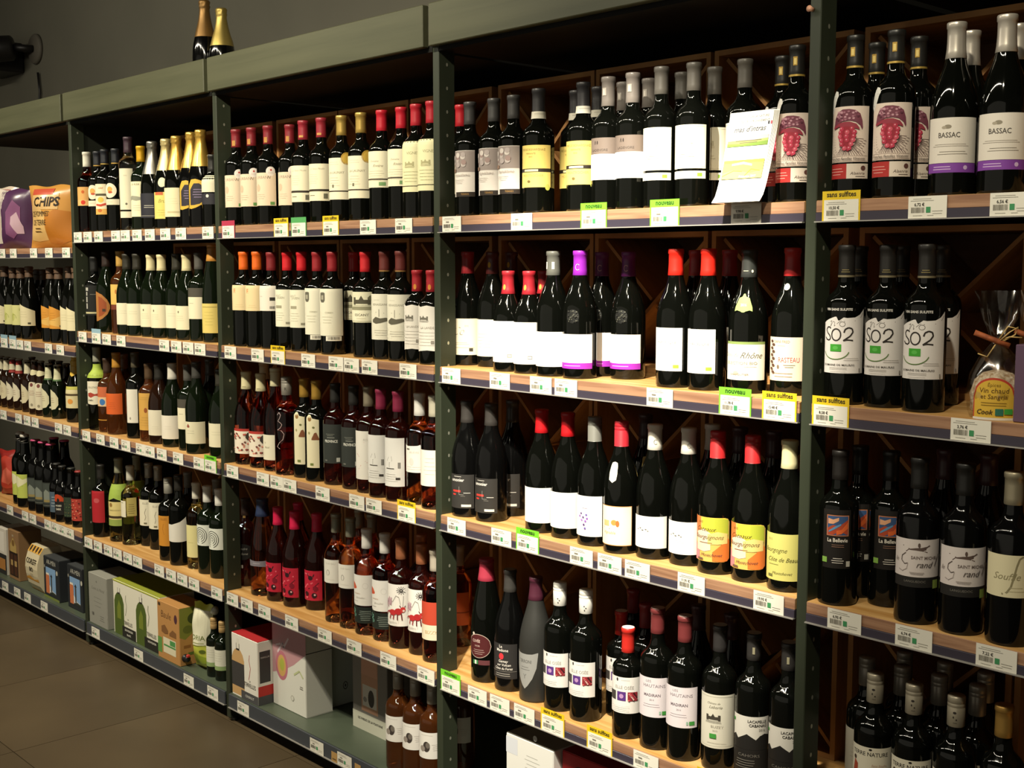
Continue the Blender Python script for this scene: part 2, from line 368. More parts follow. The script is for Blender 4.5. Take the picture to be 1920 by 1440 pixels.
    for nm, els in d.get('lab', ()):
        mb = MB()
        draw(mb, els, lambda u, v, l: ((rad(v)+.2+.11*l)*mm*math.sin(u/Rr), -(rad(v)+.2+.11*l)*mm*math.cos(u/Rr), v*mm))
        parts.append((nm, mb.mesh(nm), None))
    d['parts'] = parts
DS = {}
SHD = dict(bx=(37.5, 300), bg=(41, 297), ch=(44, 318), fl=(38, 330), be=(30.5, 232), st=(33, 240), sq=(36, 315))
def D(name, sh, g, cap, desc, *lab, **k):
    d = dict(sh=sh, g=g, cap=cap, desc=desc, R=SHD[sh][0], h=None, lab=[(p if isinstance(p, tuple) and isinstance(p[0], str) and isinstance(p[1], list) else ('label', p)) for p in lab], az=18, nm='wine_bottle', cat='bottle')
    d.update(k); d['R'] *= .945; DS[name] = d
def P(w2, v0, v1, c): return R(-w2, v0, w2, v1, c)
WH, CR_, PAR = '#e6e2da', '#e4dcc0', '#d8c8b4'
EU = '#3d8a3a'
def eu(u, v, s=1., c=EU): return R(u-5*s, v-3.4*s, u+5*s, v+3.4*s, c)
def house(u, v, s=1., c='#4a453d'):           # small engraved chateau
    return [R(u-9*s, v, u+9*s, v+5*s, c), R(u-12*s, v-1*s, u-8*s, v+8*s, c), R(u+8*s, v-1*s, u+12*s, v+8*s, c), C([(u-3*s, v+5*s, v+5.2*s), (u, v+5*s, v+10*s), (u+3*s, v+5*s, v+5.2*s)], c), L(u-16*s, u+16*s, v-2*s, 3, 1.6*s, c, .5)]
def curve(f, a, b, n): return [f(a+(b-a)*i/n) for i in range(n+1)]
# --- grape-poster bay
_rg = random.Random(4)
_gr = [P(40, 66, 163, '#d9c8bb'), R(-38, 76, 38, 76.8, '#5a4038'), R(-39, 67, 39, 67.6, '#7b6258')]
for i in range(46):
    a = -2.9+2.7*i/45 if i < 46 else 0; r0, r1 = 17, 26+(i*7 % 13); cx, cy = 0, 108
    aa = PI*1.02+PI*.96*i/45
    _gr.append(G([(cx+r0*math.cos(aa)*.9, cy+r0*math.sin(aa)*1.2), (cx+r1*math.cos(aa), cy+min(0, max(-30, r1*math.sin(aa)*1.2)))], .8, '#6d5a58'))
_gr.append(C([(-27, 126, 128), (-24, 128, 142), (-18, 133, 153), (-8, 137, 158), (4, 138, 158), (14, 136, 156), (22, 130, 150), (26, 122, 138), (27, 126, 128)], '#6f3848'))
for i in range(36): _gr.append(E(-21+_rg.random()*40, 139+_rg.random()*15, 2.2, 1.8, _rg.choice(('#9a6474', '#5b2c3c', '#b98a96', '#7e4858'))))
_gr.append(C([(-26, 124, 128), (-14, 128, 134), (-4, 126, 136), (5, 126, 136), (16, 124, 132), (21, 122, 125)], '#8e3040'))
_gr.append(C([(-14, 110, 118), (-9, 98, 126), (-3, 88, 128), (3, 84, 128), (8, 92, 126), (13, 106, 119)], '#8f1f30'))
for rw, (v, hw) in enumerate(((124, 9), (118, 12), (111, 12), (104, 10), (97, 8), (90, 4))):
    nn = max(2, int(hw/3.2)); 
    for i in range(nn): _gr.append(E(-hw+2*hw*i/(nn-1)+(rw % 2), v, 3.9, 4.0, ('#b2304a', '#a82840', '#bf4a5c')[(i+rw) % 3])); _gr.append(E(-hw+2*hw*i/(nn-1)-.8+(rw % 2), v+1, 1.3, 1.3, '#d98c98'))
_gr.append(T('Franches Familles Vineuses', 0, 71.8, 6.4, '#2a1e1c', .35, .008, .9))
D('grape', 'bx', 'dark', '#1d1c1a', 'dark bottle with red grape drawing on pink label', _gr,
  ('lower_label', [R(-40, 37, 1, 63, '#a82a28'), R(1, 37, 40, 63, '#d6cabd'), L(-37, -4, 54, 3, 5, '#e0a59c', 1.1), E(30, 55, 4.5, 4.5, '#5a3a34'), T('Alaenrie', 20, 46, 7.5, '#5a4a44', .3), L(14, 36, 40, 1, 3, '#3b2e2a', 1)]),
  ('hang_tag', [C([(-45, 158, 163), (-38, 150, 176), (-30, 160, 192), (-22, 178, 190), (-19, 182, 184)], '#dcdad4'), G([(-41, 160), (-28, 186)], .9, '#8d8a88'), G([(-37, 158), (-25, 181)], .9, '#8d8a88')]),
  band='#b99a4a', cpr=[R(-4, -38, 4, -22, '#b08d3c'), R(-2.4, -36, 2.4, -25, '#d8c074')], capl=58, az=16, n=32)
D('bassac', 'bg', 'dark', '#b9b2a8', 'dark burgundy bottle with silver capsule and violet-edged label',
  [P(46, 54, 128, '#d9d2c8'), E(-6, 113, 6, 3.5, '#8a8272'), E(-12, 112, 4, 2.5, '#a39a8a'), T('BASSAC', -4, 99, 12, '#4a4440', 0, .01, .85), L(-34, 30, 84, 2, 3, '#a49c92'), L(-30, 34, 72, 2, 4, '#8f887e')],
  ('lower_band', [P(46, 38, 53.5, '#7a3f9c'), L(-34, 4, 47, 2, 4, '#c9aed8', 1.3), E(24, 46, 3.6, 3.6, '#c9aed8')]), met=.5, cr=.32, az=20, n=32, capl=60)
_so = [C([(-42, 57, 147), (-28, 57, 153), (-14, 57, 158), (-11, 57, 158), (-8, 57, 152), (-6, 57, 151), (2, 57, 157), (8, 57, 156), (22, 57, 157), (32, 57, 162), (42, 57, 172)], '#dcd6d2'),
  G([(-42, 142), (-24, 149), (-20, 151), (-23, 140), (-17, 150), (-14, 148), (-15, 141), (-8, 147), (-3, 151), (4, 150), (22, 151), (34, 157), (40, 165)], .8, '#4b463f'), G(curve(lambda t: (0+5*math.cos(t), 145+4.2*math.sin(t)), 0, 2*PI, 12), .8, '#4b463f'),
  G([(-22, 137), (-25, 139.5), (-30, 139), (-33, 134), (-30, 129), (-24, 124), (-22, 119), (-26, 115.5), (-32, 117), (-36, 121)], 2.4, '#2a2420'), G(curve(lambda t: (-11+8.5*math.cos(t), 126+10.5*math.sin(t)), 0, 2*PI, 18), 2.4, '#2a2420'),
  G([(3, 130), (5, 136), (11, 139), (17, 137), (18.5, 131), (14, 124), (7, 119), (2, 115.5), (8, 117), (19, 116)], 2.6, '#2a2420'),
  R(-22, 96, -1, 109, '#3f9a30'), E(-11.5, 102.5, 5, 3.4, '#58b04a'), G(curve(lambda t: (-12+25*math.cos(t), 100+18*math.sin(t)), PI*1.08, PI*1.92, 14), 1.5, '#5d7a40'),
  L(0, 34, 84, 2, 3.4, '#b3ada6'), T('DOMAINE DE MAURAS', -7, 72, 4.6, '#4b453f', 0, .012, 1.25), L(-26, 12, 67, 2, 2.6, '#9b948c', .6), L(-30, 16, 60.5, 1, 2, '#b3aca5', .5), R(31, 60, 34, 66, '#8f8a84')]
D('sulfite', 'bx', 'dark', '#23211f', 'black bottle with white smiling label and green square', _so, ('neck_print', [T('VIN SANS SULFITE', -8, 171, 6, '#cfcac2', 0, .03, 1.05)]), band='#8f8468', cpr=[L(-9, 9, -45, 2, 3.5, '#9a8a58', .9)], az=22, n=32, capl=58)
D('belle', 'bx', 'dark', '#1e1b19', 'dark bottle with painted orange and blue square',
  [P(26, 70, 178, '#191512'), R(-18, 130, 22, 168, '#c0764a'), R(-16.5, 131.5, 20.5, 166.5, '#35507a'), C([(-16, 132, 144), (-6, 132, 150), (4, 138, 148), (12, 136, 154), (20, 132, 160)], '#a84428'), C([(-15, 152, 162), (-6, 152, 160), (4, 158, 164)], '#d8a07a'), C([(0, 132, 140), (9, 134, 142), (20, 144, 156)], '#d2602c'), C([(-14, 136, 139), (-2, 143, 148), (8, 150, 153)], '#5b8ab0'),
   T('La Bellevie', 2, 122, 10, '#d8d0c4', 0, .02, .85), L(-10, 16, 113, 2, 3.5, '#8c6a58', 1), R(-26, 80, -16, 90, '#7ea84c'), L(-8, 14, 88, 3, 4, '#cfc8be', 1.2), R(18, 74, 25, 84, '#b9b6ac')], az=22, n=28)
_gd = [P(46, 84, 150, '#d6ccc9'), C([(-12, 131, 133), (-2, 131, 135), (8, 130, 136), (16, 132, 138)], '#5d4c46'), G([(-24, 138), (-12, 133), (-18, 128)], 1.4, '#5d4c46'), G([(8, 131), (18, 128)], 1.4, '#5d4c46'), G([(14, 135), (22, 140)], 2.2, '#5d4c46'), E(4, 140, 2.2, 4, '#5d4c46'),
  T('SAINT MICHEL', 14, 118, 7.5, '#6b5d58', 0, .012, .95), G([(-18, 126), (-25, 120), (-26, 112), (-20, 106), (-14, 108)], 1.3, '#5b504c'), G([(-14, 108), (-16, 98), (-24, 93), (-31, 96)], 1., '#a59a96'), T('le', -37, 113, 11, '#8a7f7a', .4), T('rand', 12, 106, 15, '#4c433f', .45, 0, .95), G([(32, 104), (40, 124)], 1.3, '#5b504c'), L(-12, 14, 92, 2, 2.4, '#a0958f', .9)]
D('grand', 'bx', 'black', '#191817', 'black bottle with galloping rider on white label', _gd, ('lower_band', [P(44, 66, 83.5, '#23211f'), T('LANGUEDOC', -2, 76, 5.5, '#6f6a64', 0, .01, 1.1), R(30, 64, 43, 79, '#8ba04c')]), az=24, n=32, R=39)
D('script', 'bx', 'black', '#a69c84', 'black bottle with gold capsule and large script f',
  [P(46, 82, 152, '#dcd3b0'), G([(26, 148), (20, 150), (14, 146), (10, 134), (6, 116), (2, 100), (-4, 90), (-12, 87)], 3.2, '#8d8464'), T('Souffle', -6, 116, 16, '#8d8464', .35), L(-6, 26, 98, 2, 6, '#b9b08c', .8)], met=.6, az=20, n=28, R=39)
D('terre', 'bx', 'dark', '#a89f8c', 'dark bottle with beige capsule and red figure label',
  [P(44, 60, 155, '#ddd6c2'), T('TERRE NATURE', 0, 142, 10.5, '#2b2622', 0, .015, .95), E(2, 151, 3, 2, '#2b2622'), C([(-34, 104, 108), (-30, 98, 128), (-26, 100, 124), (-22, 112, 120)], '#a84a34'), E(-29, 131, 3.5, 4, '#4b3a30'), T('Sans Soufre', 18, 122, 6, '#c09a84', .3), L(-8, 34, 112, 4, 5, '#c8b8a0', .8)], ck='screw', met=.45, cr=.35, cpr=[E(0, -28, 3, 2.2, '#2f2a26'), E(-2, -36, 1.2, 2, '#2f2a26'), E(3, -40, 1.4, 1.4, '#2f2a26'), L(-4, 6, -46, 1, 2, '#4a443c')], az=20, n=28)
D('terre2', 'bx', 'dark', '#8e887e', 'dark bottle with dull silver screw cap', [P(42, 60, 150, '#a9a394'), L(-20, 20, 120, 5, 8)], ck='screw', met=.5, az=10)
D('goldcap', 'bx', 'dark', '#b08a48', 'dark bottle with plain gold capsule', [P(42, 60, 150, CR_), L(-20, 20, 120, 5, 8)], met=.6, az=10, n=28)
# --- leaflet bay, top shelf
_ph = [P(38, 46, 155, '#ddd6d0'), R(-38, 104, 38, 154, '#8f8480')] + [E(-26+(i*17 % 50), 118+(i*11 % 28), 6.5, 6, ('#b4aaa6', '#a59a98', '#c6bdb8', '#96807c')[i % 4]) for i in range(14)] + [R(-38, 104, -14, 112, '#8a7060'), T('Septuklamo', 4, 97, 9, '#9a8f88', .2), L(-20, 12, 86, 3, 4, '#b4aba4'), R(-12, 46, 38, 57, '#2c241e'), T('TERRES', 14, 51.5, 6, '#a0783c')]
D('photo', 'bx', 'dark', '#3b3a3a', 'dark bottle with grey fruit photograph on tall label', _ph, az=10)
D('redback', 'bx', 'dark', '#b3202a', 'dark bottle with red capsule beside the photograph labels', [P(38, 60, 150, CR_)], az=0)
_yl = [P(45, 100, 152, '#cdb665'), P(45, 92, 99.6, '#241d16'), R(-22, 93.5, 14, 98, '#d8cf9c'), P(45, 58, 91.8, '#d0bc68'), T('PRÉ DE BONARGNAZ', 0, 142, 6.6, '#9c8a4c', 0, .005, .95), T('FERRANTE', -4, 133, 5, '#9c8a4c'), T('2015', -4, 126, 4.6, '#9c8a4c'), T('MONTROCHER', 0, 84, 7.5, '#b29a58', 0, 0, 1), E(-8, 71, 4, 3, '#6a5a30'), E(36, 58, 6, 7, '#a8ac50')]
D('yellow', 'bx', 'dark', '#2b2a2c', 'dark bottle with broad yellow two-part label', _yl, cpr=[R(-48, -68, 48, -52, '#d9d4c4'), L(-12, 30, -58, 2, 4, '#8d867a', .8)], capl=68, az=26, R=38.5)
D('band', 'bx', 'dark', '#847c76', 'dark bottle with brown band above blank white label', [P(44, 118, 152, '#6d6058'), P(44, 64, 117.8, '#eceae6'), G([(-10, 138), (-8, 146), (-6, 138)], 1.2, '#2c2420'), E(-2, 142, 1.5, 4, '#2c2420'), T('LADENORE', 2, 126, 7, '#4b413b', 0, 0, 1.1), T('Idem', -6, 102, 7, '#8d8a88', .4)], cpr=[R(-5, -40, 5, -24, '#b9b0a6'), R(-2, -38, 1, -27, '#e0d8cc')], capl=62, az=8, cr=.3)
D('cream', 'bx', 'dark', '#5a5650', 'dark bottle with cream label, black bar and green square', [P(44, 76, 162, '#e6e0c8'), R(-41, 79, 41, 79.6, '#b0a88a'), R(-41, 158, 41, 158.6, '#b0a88a')] + house(2, 126, 1.1, '#bfb79c') + [L(-18, 20, 104, 2, 5, '#b9b198'), T('Lacombe', 0, 150, 6, '#c2b99e', .3)], ('lower_band', [P(44, 56, 71, '#e8e4d2'), eu(30, 63.5, 1.05, '#7fa838')]), capl=56, az=10)
# --- leaflet bay, second shelf
D('cec', 'bg', 'dark', '#96262e', 'burgundy bottle with dark red capsule and cream script label', [P(46, 26, 116, '#e6ddc2'), T('Ce', -10, 84, 30, '#6a604e', .5, -.02), G([(-36, 78), (20, 76)], .7, '#8a8068'), T('2016', 16, 98, 5, '#a39a80'), L(-30, 24, 56, 2, 4, '#b7ae94'), R(22, 35, 32, 43, '#3a382e'), R(-44, 44, 36, 44.6, '#b0a78c')], az=16)
D('cec2', 'bg', 'dark', '#4a1c1c', 'burgundy bottle with gold emblem on near-black capsule', [P(46, 26, 116, '#e6ddc2'), L(-26, 24, 80, 5, 8, '#a39a80'), R(22, 35, 32, 43, '#3a382e')], cpr=[E(0, -32, 4, 7, '#b8952c')], az=14)
D('short', 'bg', 'dark', '#98202a', 'short bottle with red capsule and blank white label', [P(42, 22, 118, '#eeeae2'), R(20, 33, 31, 41, '#77776c'), R(21.5, 35, 29.5, 39, '#d8d8ce')], cpr=[E(0, -38, 3.6, 6.5, '#c08a3c')], az=14, R=38)
D('greycap', 'bg', 'dark', '#5b5b55', 'burgundy bottle with grey capsule and plain white label', [P(47, 22, 100, '#f0ece2'), T('2016', 22, 88, 4, '#cfc9bc')], cpr=[R(-12, -40, -6, -24, '#c9c6bc'), R(6, -40, 12, -24, '#c9c6bc')], az=12)
_vi = [P(47, 35, 98, '#efe9e4'), P(47, 22, 34.8, '#9a2cb0'), L(-30, 24, 28, 1, 3, '#d9a0e0', 1.4)]
_em = [E(0, 137, 15, 15, '#0c0d0b')] + [E(-12+_rg.random()*24, 125+_rg.random()*24, 1.6, 1.6, _rg.choice(('#34352e', '#4a4a40', '#22231e'))) for i in range(30)]  # embossed crest as a dark disc, its glints put in as paler dots
D('violet', 'bg', 'dark', '#8a24a8', 'burgundy bottle with bright violet capsule', _vi, ('embossed_crest', _em), cpr=[G(curve(lambda t: (1+5*math.cos(t), -36+6.5*math.sin(t)), .7, 5.5, 12), 1.4, '#d0a0c8')], az=18)
D('violet2', 'bg', 'dark', '#5c1e5e', 'burgundy bottle with dark purple capsule and violet-edged label', _vi, ('embossed_crest', _em), cpr=[G(curve(lambda t: (1+5*math.cos(t), -36+6.5*math.sin(t)), .7, 5.5, 12), 1.2, '#c8a0a8')], az=18)
D('redwhite', 'bg', 'dark', '#c82418', 'burgundy bottle with bright red capsule and white label', [P(43, 34, 122, '#efece6'), T('MARCELIQUE', 8, 92, 7.5, '#4a4540', .1, .012, 1), L(-14, 26, 80, 1, 3, '#d8d4cc'), R(24, 40, 36, 47, '#8fc03c'), L(-20, 18, 62, 2, 6, '#dcd8d0')], az=2)
D('redback2', 'bg', 'dark', '#8e2228', 'burgundy bottle with shaded red capsule in the back row', [P(43, 34, 122, '#d0ccc4')], az=14)  # redwhite for the back row, shade put into darker capsule and label colours
D('rhone', 'bg', 'dark', '#2e302e', 'burgundy bottle with green neck crest and script label', [P(50, 96, 101, '#7d9050'), P(50, 26, 95.8, '#e2ddd0'), T('Côtes du', -28, 75, 11, '#8d8a7c', .5), T('Rhône', 18, 74, 17, '#5a564a', .5), T('SÉLECTION BIO', -4, 59, 8, '#8d887a', 0, .01, 1.25), L(0, 34, 52, 1, 3, '#b6b0a2'), E(-12, 40, 6, 4, '#b6ae98'), T('CHAPOUTIER', -6, 37, 5.5, '#7d776a', 0, .01, 1.2)],
  ('neck_crest', [C([(-20, 160, 168), (-14, 162, 186), (-6, 160, 188), (-2, 158, 194), (2, 158, 194), (6, 160, 188), (14, 162, 186), (20, 160, 168)], '#93a862'), T('2016', 0, 172, 7, '#e6e8d0', 0, .02)]), cpr=[L(-10, 6, -42, 1, 3, '#b9b49c', 1.2), E(11, -42, 2.2, 3, '#c8c4ac')], az=18)
_ra = [P(44, 28, 112, '#d2c2ae'), T('DANI FRED', -6, 103, 7.5, '#5f4c3c', 0, .005, .9), L(-18, 6, 95, 1, 3, '#a08d7a'), T('RASTEAU', 9, 68, 14, '#a8323c', 0, -.005, .72), L(-2, 22, 58, 2, 4, '#6a5a4c', 1), E(-12, 55, 2.6, 4, '#6a5a4c'), L(-30, 26, 42, 2, 6, '#8d7c6a', 1)] + [E(-29+(i % 2)*5, 104-i*6.6, 4.2, 2.6, '#4b3228') for i in range(10)] + [G([(-27, 106), (-26, 80), (-28, 44)], .8, '#4b3228')]
D('rasteau', 'bg', 'dark', '#ad2a2c', 'burgundy bottle with leafy stem and red lettering', _ra, ('neck_label', [E(-6, 208, 11, 6.5, '#d8cfbc'), L(-12, 0, 208, 1, 2, '#8d8474', 1)]), az=14)
# --- leaflet bay, third shelf
D('black3', 'bg', 'black', '#34312f', 'black burgundy bottle with charcoal red-dashed label', [P(36, 22, 106, '#2d2b29'), T('umonier', -8, 92, 11, '#d0ccc6', .05, .02), L(-20, 6, 100, 1, 3, '#bdb9b2', 1.2), R(-22, 62, 2, 67, '#b8342c'), R(-22, 54, -12, 58, '#b8342c'), G([(-2, 76), (-2, 56), (10, 56)], .7, '#9a9690'), L(8, 28, 60, 1, 3, '#cfccc6', 1.2), L(0, 16, 52, 1, 3, '#8a8680'), R(4, 26, 28, 32, '#c9c6be')], az=22, R=42)
D('redslant', 'bg', 'dark', '#b0141c', 'burgundy bottle with scarlet capsule and blank label', [P(47, 24, 106, '#f0ede8')], az=14)
D('dots', 'bg', 'dark', '#6f6f69', 'burgundy bottle with grey screw cap and purple dots', [P(40, 22, 112, '#ece8e4'), L(-8, 8, 84, 1, 3, '#5b4a70', 1)] + [E(u, v, 2.6, 2.6, c) for u, v, c in ((-10, 72, '#5a3f7a'), (4, 70, '#6a58a0'), (-14, 66, '#8a5ab0'), (-4, 64, '#5a3f7a'), (6, 62, '#8a5ab0'), (-8, 58, '#a070c0'), (2, 56, '#8a5ab0'), (-2, 48, '#5a3f7a'), (1, 40, '#6a58a0'))], ck='screw', az=12)
D('shield', 'bg', 'dark', '#b02632', 'burgundy bottle with white neck shield and orange sketch', [P(46, 18, 104, '#c08a50'), P(45, 19.5, 102.5, '#efe2cc'), E(6, 68, 7, 6, '#d8924a'), E(14, 66, 4, 7, '#d0703a'), R(-22, 60, -6, 72, '#dcb27a'), G([(-24, 56), (-4, 54)], 2, '#d0a060'), T('Vignoble', -6, 46, 9, '#c9b494', .2)],
  ('neck_shield', [C([(-11, 172, 190), (-9, 160, 196), (0, 154, 198), (9, 160, 196), (11, 172, 190)], '#efe8d6')]), ck='screw', az=14)
D('year', 'bg', 'dark', '#3a2324', 'burgundy bottle with yellow vintage shield', [P(44, 24, 104, '#cfc8b8')], ('neck_shield', [C([(-11, 172, 192), (-9, 162, 196), (0, 156, 197), (9, 162, 196), (11, 172, 192)], '#d8bf74'), T('2015', 0, 180, 8, '#6a5528')]), az=40)
D('whitecap', 'bg', 'dark', '#cfcabf', 'burgundy bottle with white capsule and small sketch', [P(47, 24, 92, '#efebe6'), G([(-22, 62), (-14, 66), (-8, 61), (0, 64), (6, 60)], 2.6, '#4a4a40'), L(-12, 14, 52, 2, 4, '#c9c5be')], cpr=[G(curve(lambda t: (9+4*math.cos(t), -36+5*math.sin(t)), .7, 5.5, 10), .8, '#6a665e')], az=14)
_co = [C([(-46, 26, 116), (34, 26, 116), (41, 28, 114), (45, 34, 108)], '#d9b05c'), C([(-46, 70, 116), (-30, 76, 116), (-18, 90, 115.6)], '#cf7038'), C([(-14, 84, 115), (8, 80, 115.6), (20, 92, 115.6), (34, 88, 115.6), (42, 92, 112)], '#d3cc3e'), C([(14, 90, 114), (28, 84, 115), (42, 80, 112)], '#b0b83a'),
  C([(-46, 26, 66), (-34, 26, 60), (-20, 30, 48)], '#cf7f84'), C([(-30, 48, 84), (-8, 46, 92), (6, 50, 84)], '#e0c8b0'), C([(10, 28, 46), (26, 27, 60), (40, 28, 76), (45, 34, 70)], '#d2702e'), C([(0, 62, 82), (20, 62, 88), (40, 64, 84)], '#dcc478'),
  T('2015', -18, 106, 6.5, '#6a6428', .2), T('Coteaux', -8, 92, 13, '#5a4a24', .5, -.005), T('Bourguignons', -2, 76, 12.5, '#5a4630', .5, -.005, .95), L(-24, 14, 64, 1, 4, '#8a5a40', 1), T('Montchovet', 6, 40, 9, '#5f4038', .45), R(-24, 29, -10, 33, '#6a5140')]
D('coteaux', 'bg', 'dark', '#b4262a', 'burgundy bottle with orange and yellow watercolour label', _co, ck='screw', az=16)
D('beaune', 'bg', 'dark', '#cfc79c', 'burgundy bottle with cream capsule and pale green label', [C([(-46, 22, 112), (34, 22, 112), (41, 24, 110), (45, 30, 104)], '#c6c06c'), T('2015', -24, 100, 6, '#8a8448'), T('Bourgogne', -14, 80, 13, '#5f5a2c', .45, 0, .9), T('Côte de Beaune', 6, 62, 12, '#5f5a2c', .45, 0, .9), L(-30, 0, 52, 1, 4, '#8a8448', 1), T('Montchovet', 2, 36, 8, '#7a7440', .45), R(-28, 28, -16, 33, '#6a6a3a')], az=14)
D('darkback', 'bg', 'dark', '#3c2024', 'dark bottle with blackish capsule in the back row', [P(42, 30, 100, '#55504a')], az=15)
# --- leaflet bay, fourth shelf
D('oval', 'fl', 'dark', '#a03346', 'tall dark bottle with maroon oval label', [C([(u, 92-30*math.sqrt(max(0, 1-(u/34)**2)), 92+30*math.sqrt(max(0, 1-(u/34)**2))) for u in range(-34, 35, 4)], '#b9a89c'), C([(u, 92-28.6*math.sqrt(max(0, 1-(u/32.6)**2)), 92+28.6*math.sqrt(max(0, 1-(u/32.6)**2))) for u in [i*3.26 for i in range(-10, 11)]], '#4a1a1c'), E(-14, 122, 4, 4, '#c8bcb0'), T('CUVÉE', -6, 104, 10, '#c2a8a0', 0, .02, .8), T('NOIR', -2, 92, 6, '#c2a8a0'), L(-16, 18, 82, 3, 5, '#b29a92', 1)], ('lower_label', [R(-16, 46, 0, 56, '#3a7a4a'), R(-10, 46, -5, 56, '#e0dccf'), R(1, 45, 30, 57, '#5b3034')]), az=14, R=42)
D('madone', 'bg', 'black', '#3a3836', 'dark bottle with red strawberry on slate label', [P(38, 32, 118, '#2a2828'), T('La', -4, 111, 10, '#dcd6ce', 0, .01), T('Madone', 0, 102, 10, '#dcd6ce', 0, .01), E(-2, 87, 6.5, 8, '#c8323a'), T('Gamay', 2, 75, 9, '#dcd6ce', .2, .01), T('sur Volcan', 4, 66, 8.5, '#dcd6ce', .2, .01), T('Côtes du Forez', 2, 57, 8.5, '#dcd6ce', .2, .01, .9), R(-37, 50, 37, 50.7, '#8a8680'), L(-22, 24, 44, 2, 5, '#b9b4ac', 1)], disc='#8a867e', az=20)
D('greyshield', 'ch', 'frost', '#4a2030', 'grey frosted bottle with silver shield label', [C([(-34, 118, 121), (-30, 84, 120), (-20, 58, 117), (-8, 40, 116), (0, 32, 116), (8, 40, 116), (20, 58, 117), (30, 84, 120), (34, 118, 121)], '#8f8f8d'), T('TERRONI', 0, 98, 11, '#5f5f5d', 0, .02, .8), L(-16, 16, 84, 2, 6, '#5f5f5d', 1), T('Y', 0, 62, 16, '#6f6f6d')], az=10, R=42)
def osee(h0): return [P(42, 58, 138, '#e0dcd8'), E(-12, 132, 2.4, 4, '#3a3634'), L(-4, 18, 131, 1, 3, '#a8a29c'), T('ELLE OSÉE', 4, 115, 10, '#8f8a84', 0, 0, .95), R(-36, 86, -16, 106, '#403c3a'), R(-12, 86, 8, 106, '#53307a'), E(-2, 96, 5, 5, '#b08ab8'), R(12, 86, 34, 106, '#8a2830')] + [E(14+(i*7 % 19), 87+(i*5 % 18), 1.8, 1.8, ('#d8a8a0', '#3a1418', '#c05058')[i % 3]) for i in range(18)] + [L(-28, 20, 74, 3, 4, '#b9b4ae')]
D('osee', 'bx', 'dark', '#dcdad4', 'dark bottle with white screw cap and three small pictures', osee(0), ck='screw', cpr=[E(4, -36, 1.6, 1.6, '#4a4744'), E(8, -40, 1.6, 1.6, '#4a4744'), E(5, -45, 1.4, 2, '#4a4744')], disc='#e8e6e0', az=16, R=39.5)
D('osee2', 'bx', 'dark', '#c02a22', 'smaller dark bottle with red capsule and three small pictures', osee(0), disc='#e8dcd4', az=18, R=36)
D('redtop', 'bx', 'dark', '#7d2528', 'dark bottle with dull red capsule behind the picture labels', [P(40, 58, 138, '#c8c4c0')], az=18)
D('hautain', 'bx', 'dark', '#6e2f30', 'dark bottle with brown-red capsule and lilac-white label', [P(43, 72, 158, '#d6cdd2'), T('LES', -6, 150, 7, '#7b7078', 0, 0, 1.3), T('HAUTAINS', 6, 140, 9.5, '#7b7078', 0, 0, 1.1), T('MADIRAN', 2, 120, 8.5, '#6a5f66', 0, .015, 1), T('2014', 2, 110, 5, '#8b8088'), L(-24, 24, 100, 2, 5, '#b3a9b0'), eu(30, 82, 1.2), R(18, 79, 22, 86, '#8fae9a')], disc='#c2a8a2', az=20, R=39)
D('chateau', 'bx', 'dark', '#2c2a2a', 'dark bottle with engraved castle on ivory label', [P(44, 48, 160, '#c9c5b6'), R(-38, 52, 38, 52.8, '#a8a494'), R(-38, 155, 38, 155.8, '#a8a494'), T('Château de', -4, 142, 6, '#8d887a', .4), T('Laborie', 0, 134, 9, '#8d887a', .5)] + house(-4, 108, 1.25, '#3c382f') + [T('BUZET', 4, 94, 7, '#9c978a', 0, 0, 1.2), T('2015', 0, 86, 5, '#9c978a'), eu(-4, 74, 1.4), L(-20, 26, 60, 1, 3, '#b2ad9e')], disc='#bdb8ae', az=20)
D('lacap', 'bx', 'dark', '#2b2928', 'dark bottle with black skyline printed on white label', [P(43, 70, 138, '#cfcbc2'), C([(-43, 70, 92), (-32, 70, 98), (-24, 70, 90), (-14, 70, 96), (-4, 70, 102), (6, 70, 96), (14, 70, 91), (22, 70, 99), (32, 70, 103), (43, 70, 100)], '#1c1a18'), P(43, 22, 69.8, '#1c1a18'), T('LACAPELLE', 16, 128, 8, '#2b2926', 0, .02, .95), T('CABANAC', 18, 120, 8, '#2b2926', 0, .02, .95), T('2016', 26, 111, 7, '#6a665f'), eu(-38, 126, .9), T('CAHORS', 0, 58, 8, '#6d6962', 0, 0, 1.4), L(-30, 16, 48, 4, 5, '#8a867e', .9)], cpr=[R(0, -40, 5, -26, '#8a846c')], disc='#a8a49a', az=24)
D('rosebehind', 'bx', 'orange', '#8a7c70', 'orange rosé bottle set back beside the green post', [P(30, 60, 150, '#b8582c'), R(-30, 94, 30, 97, '#7a3418')], az=50)
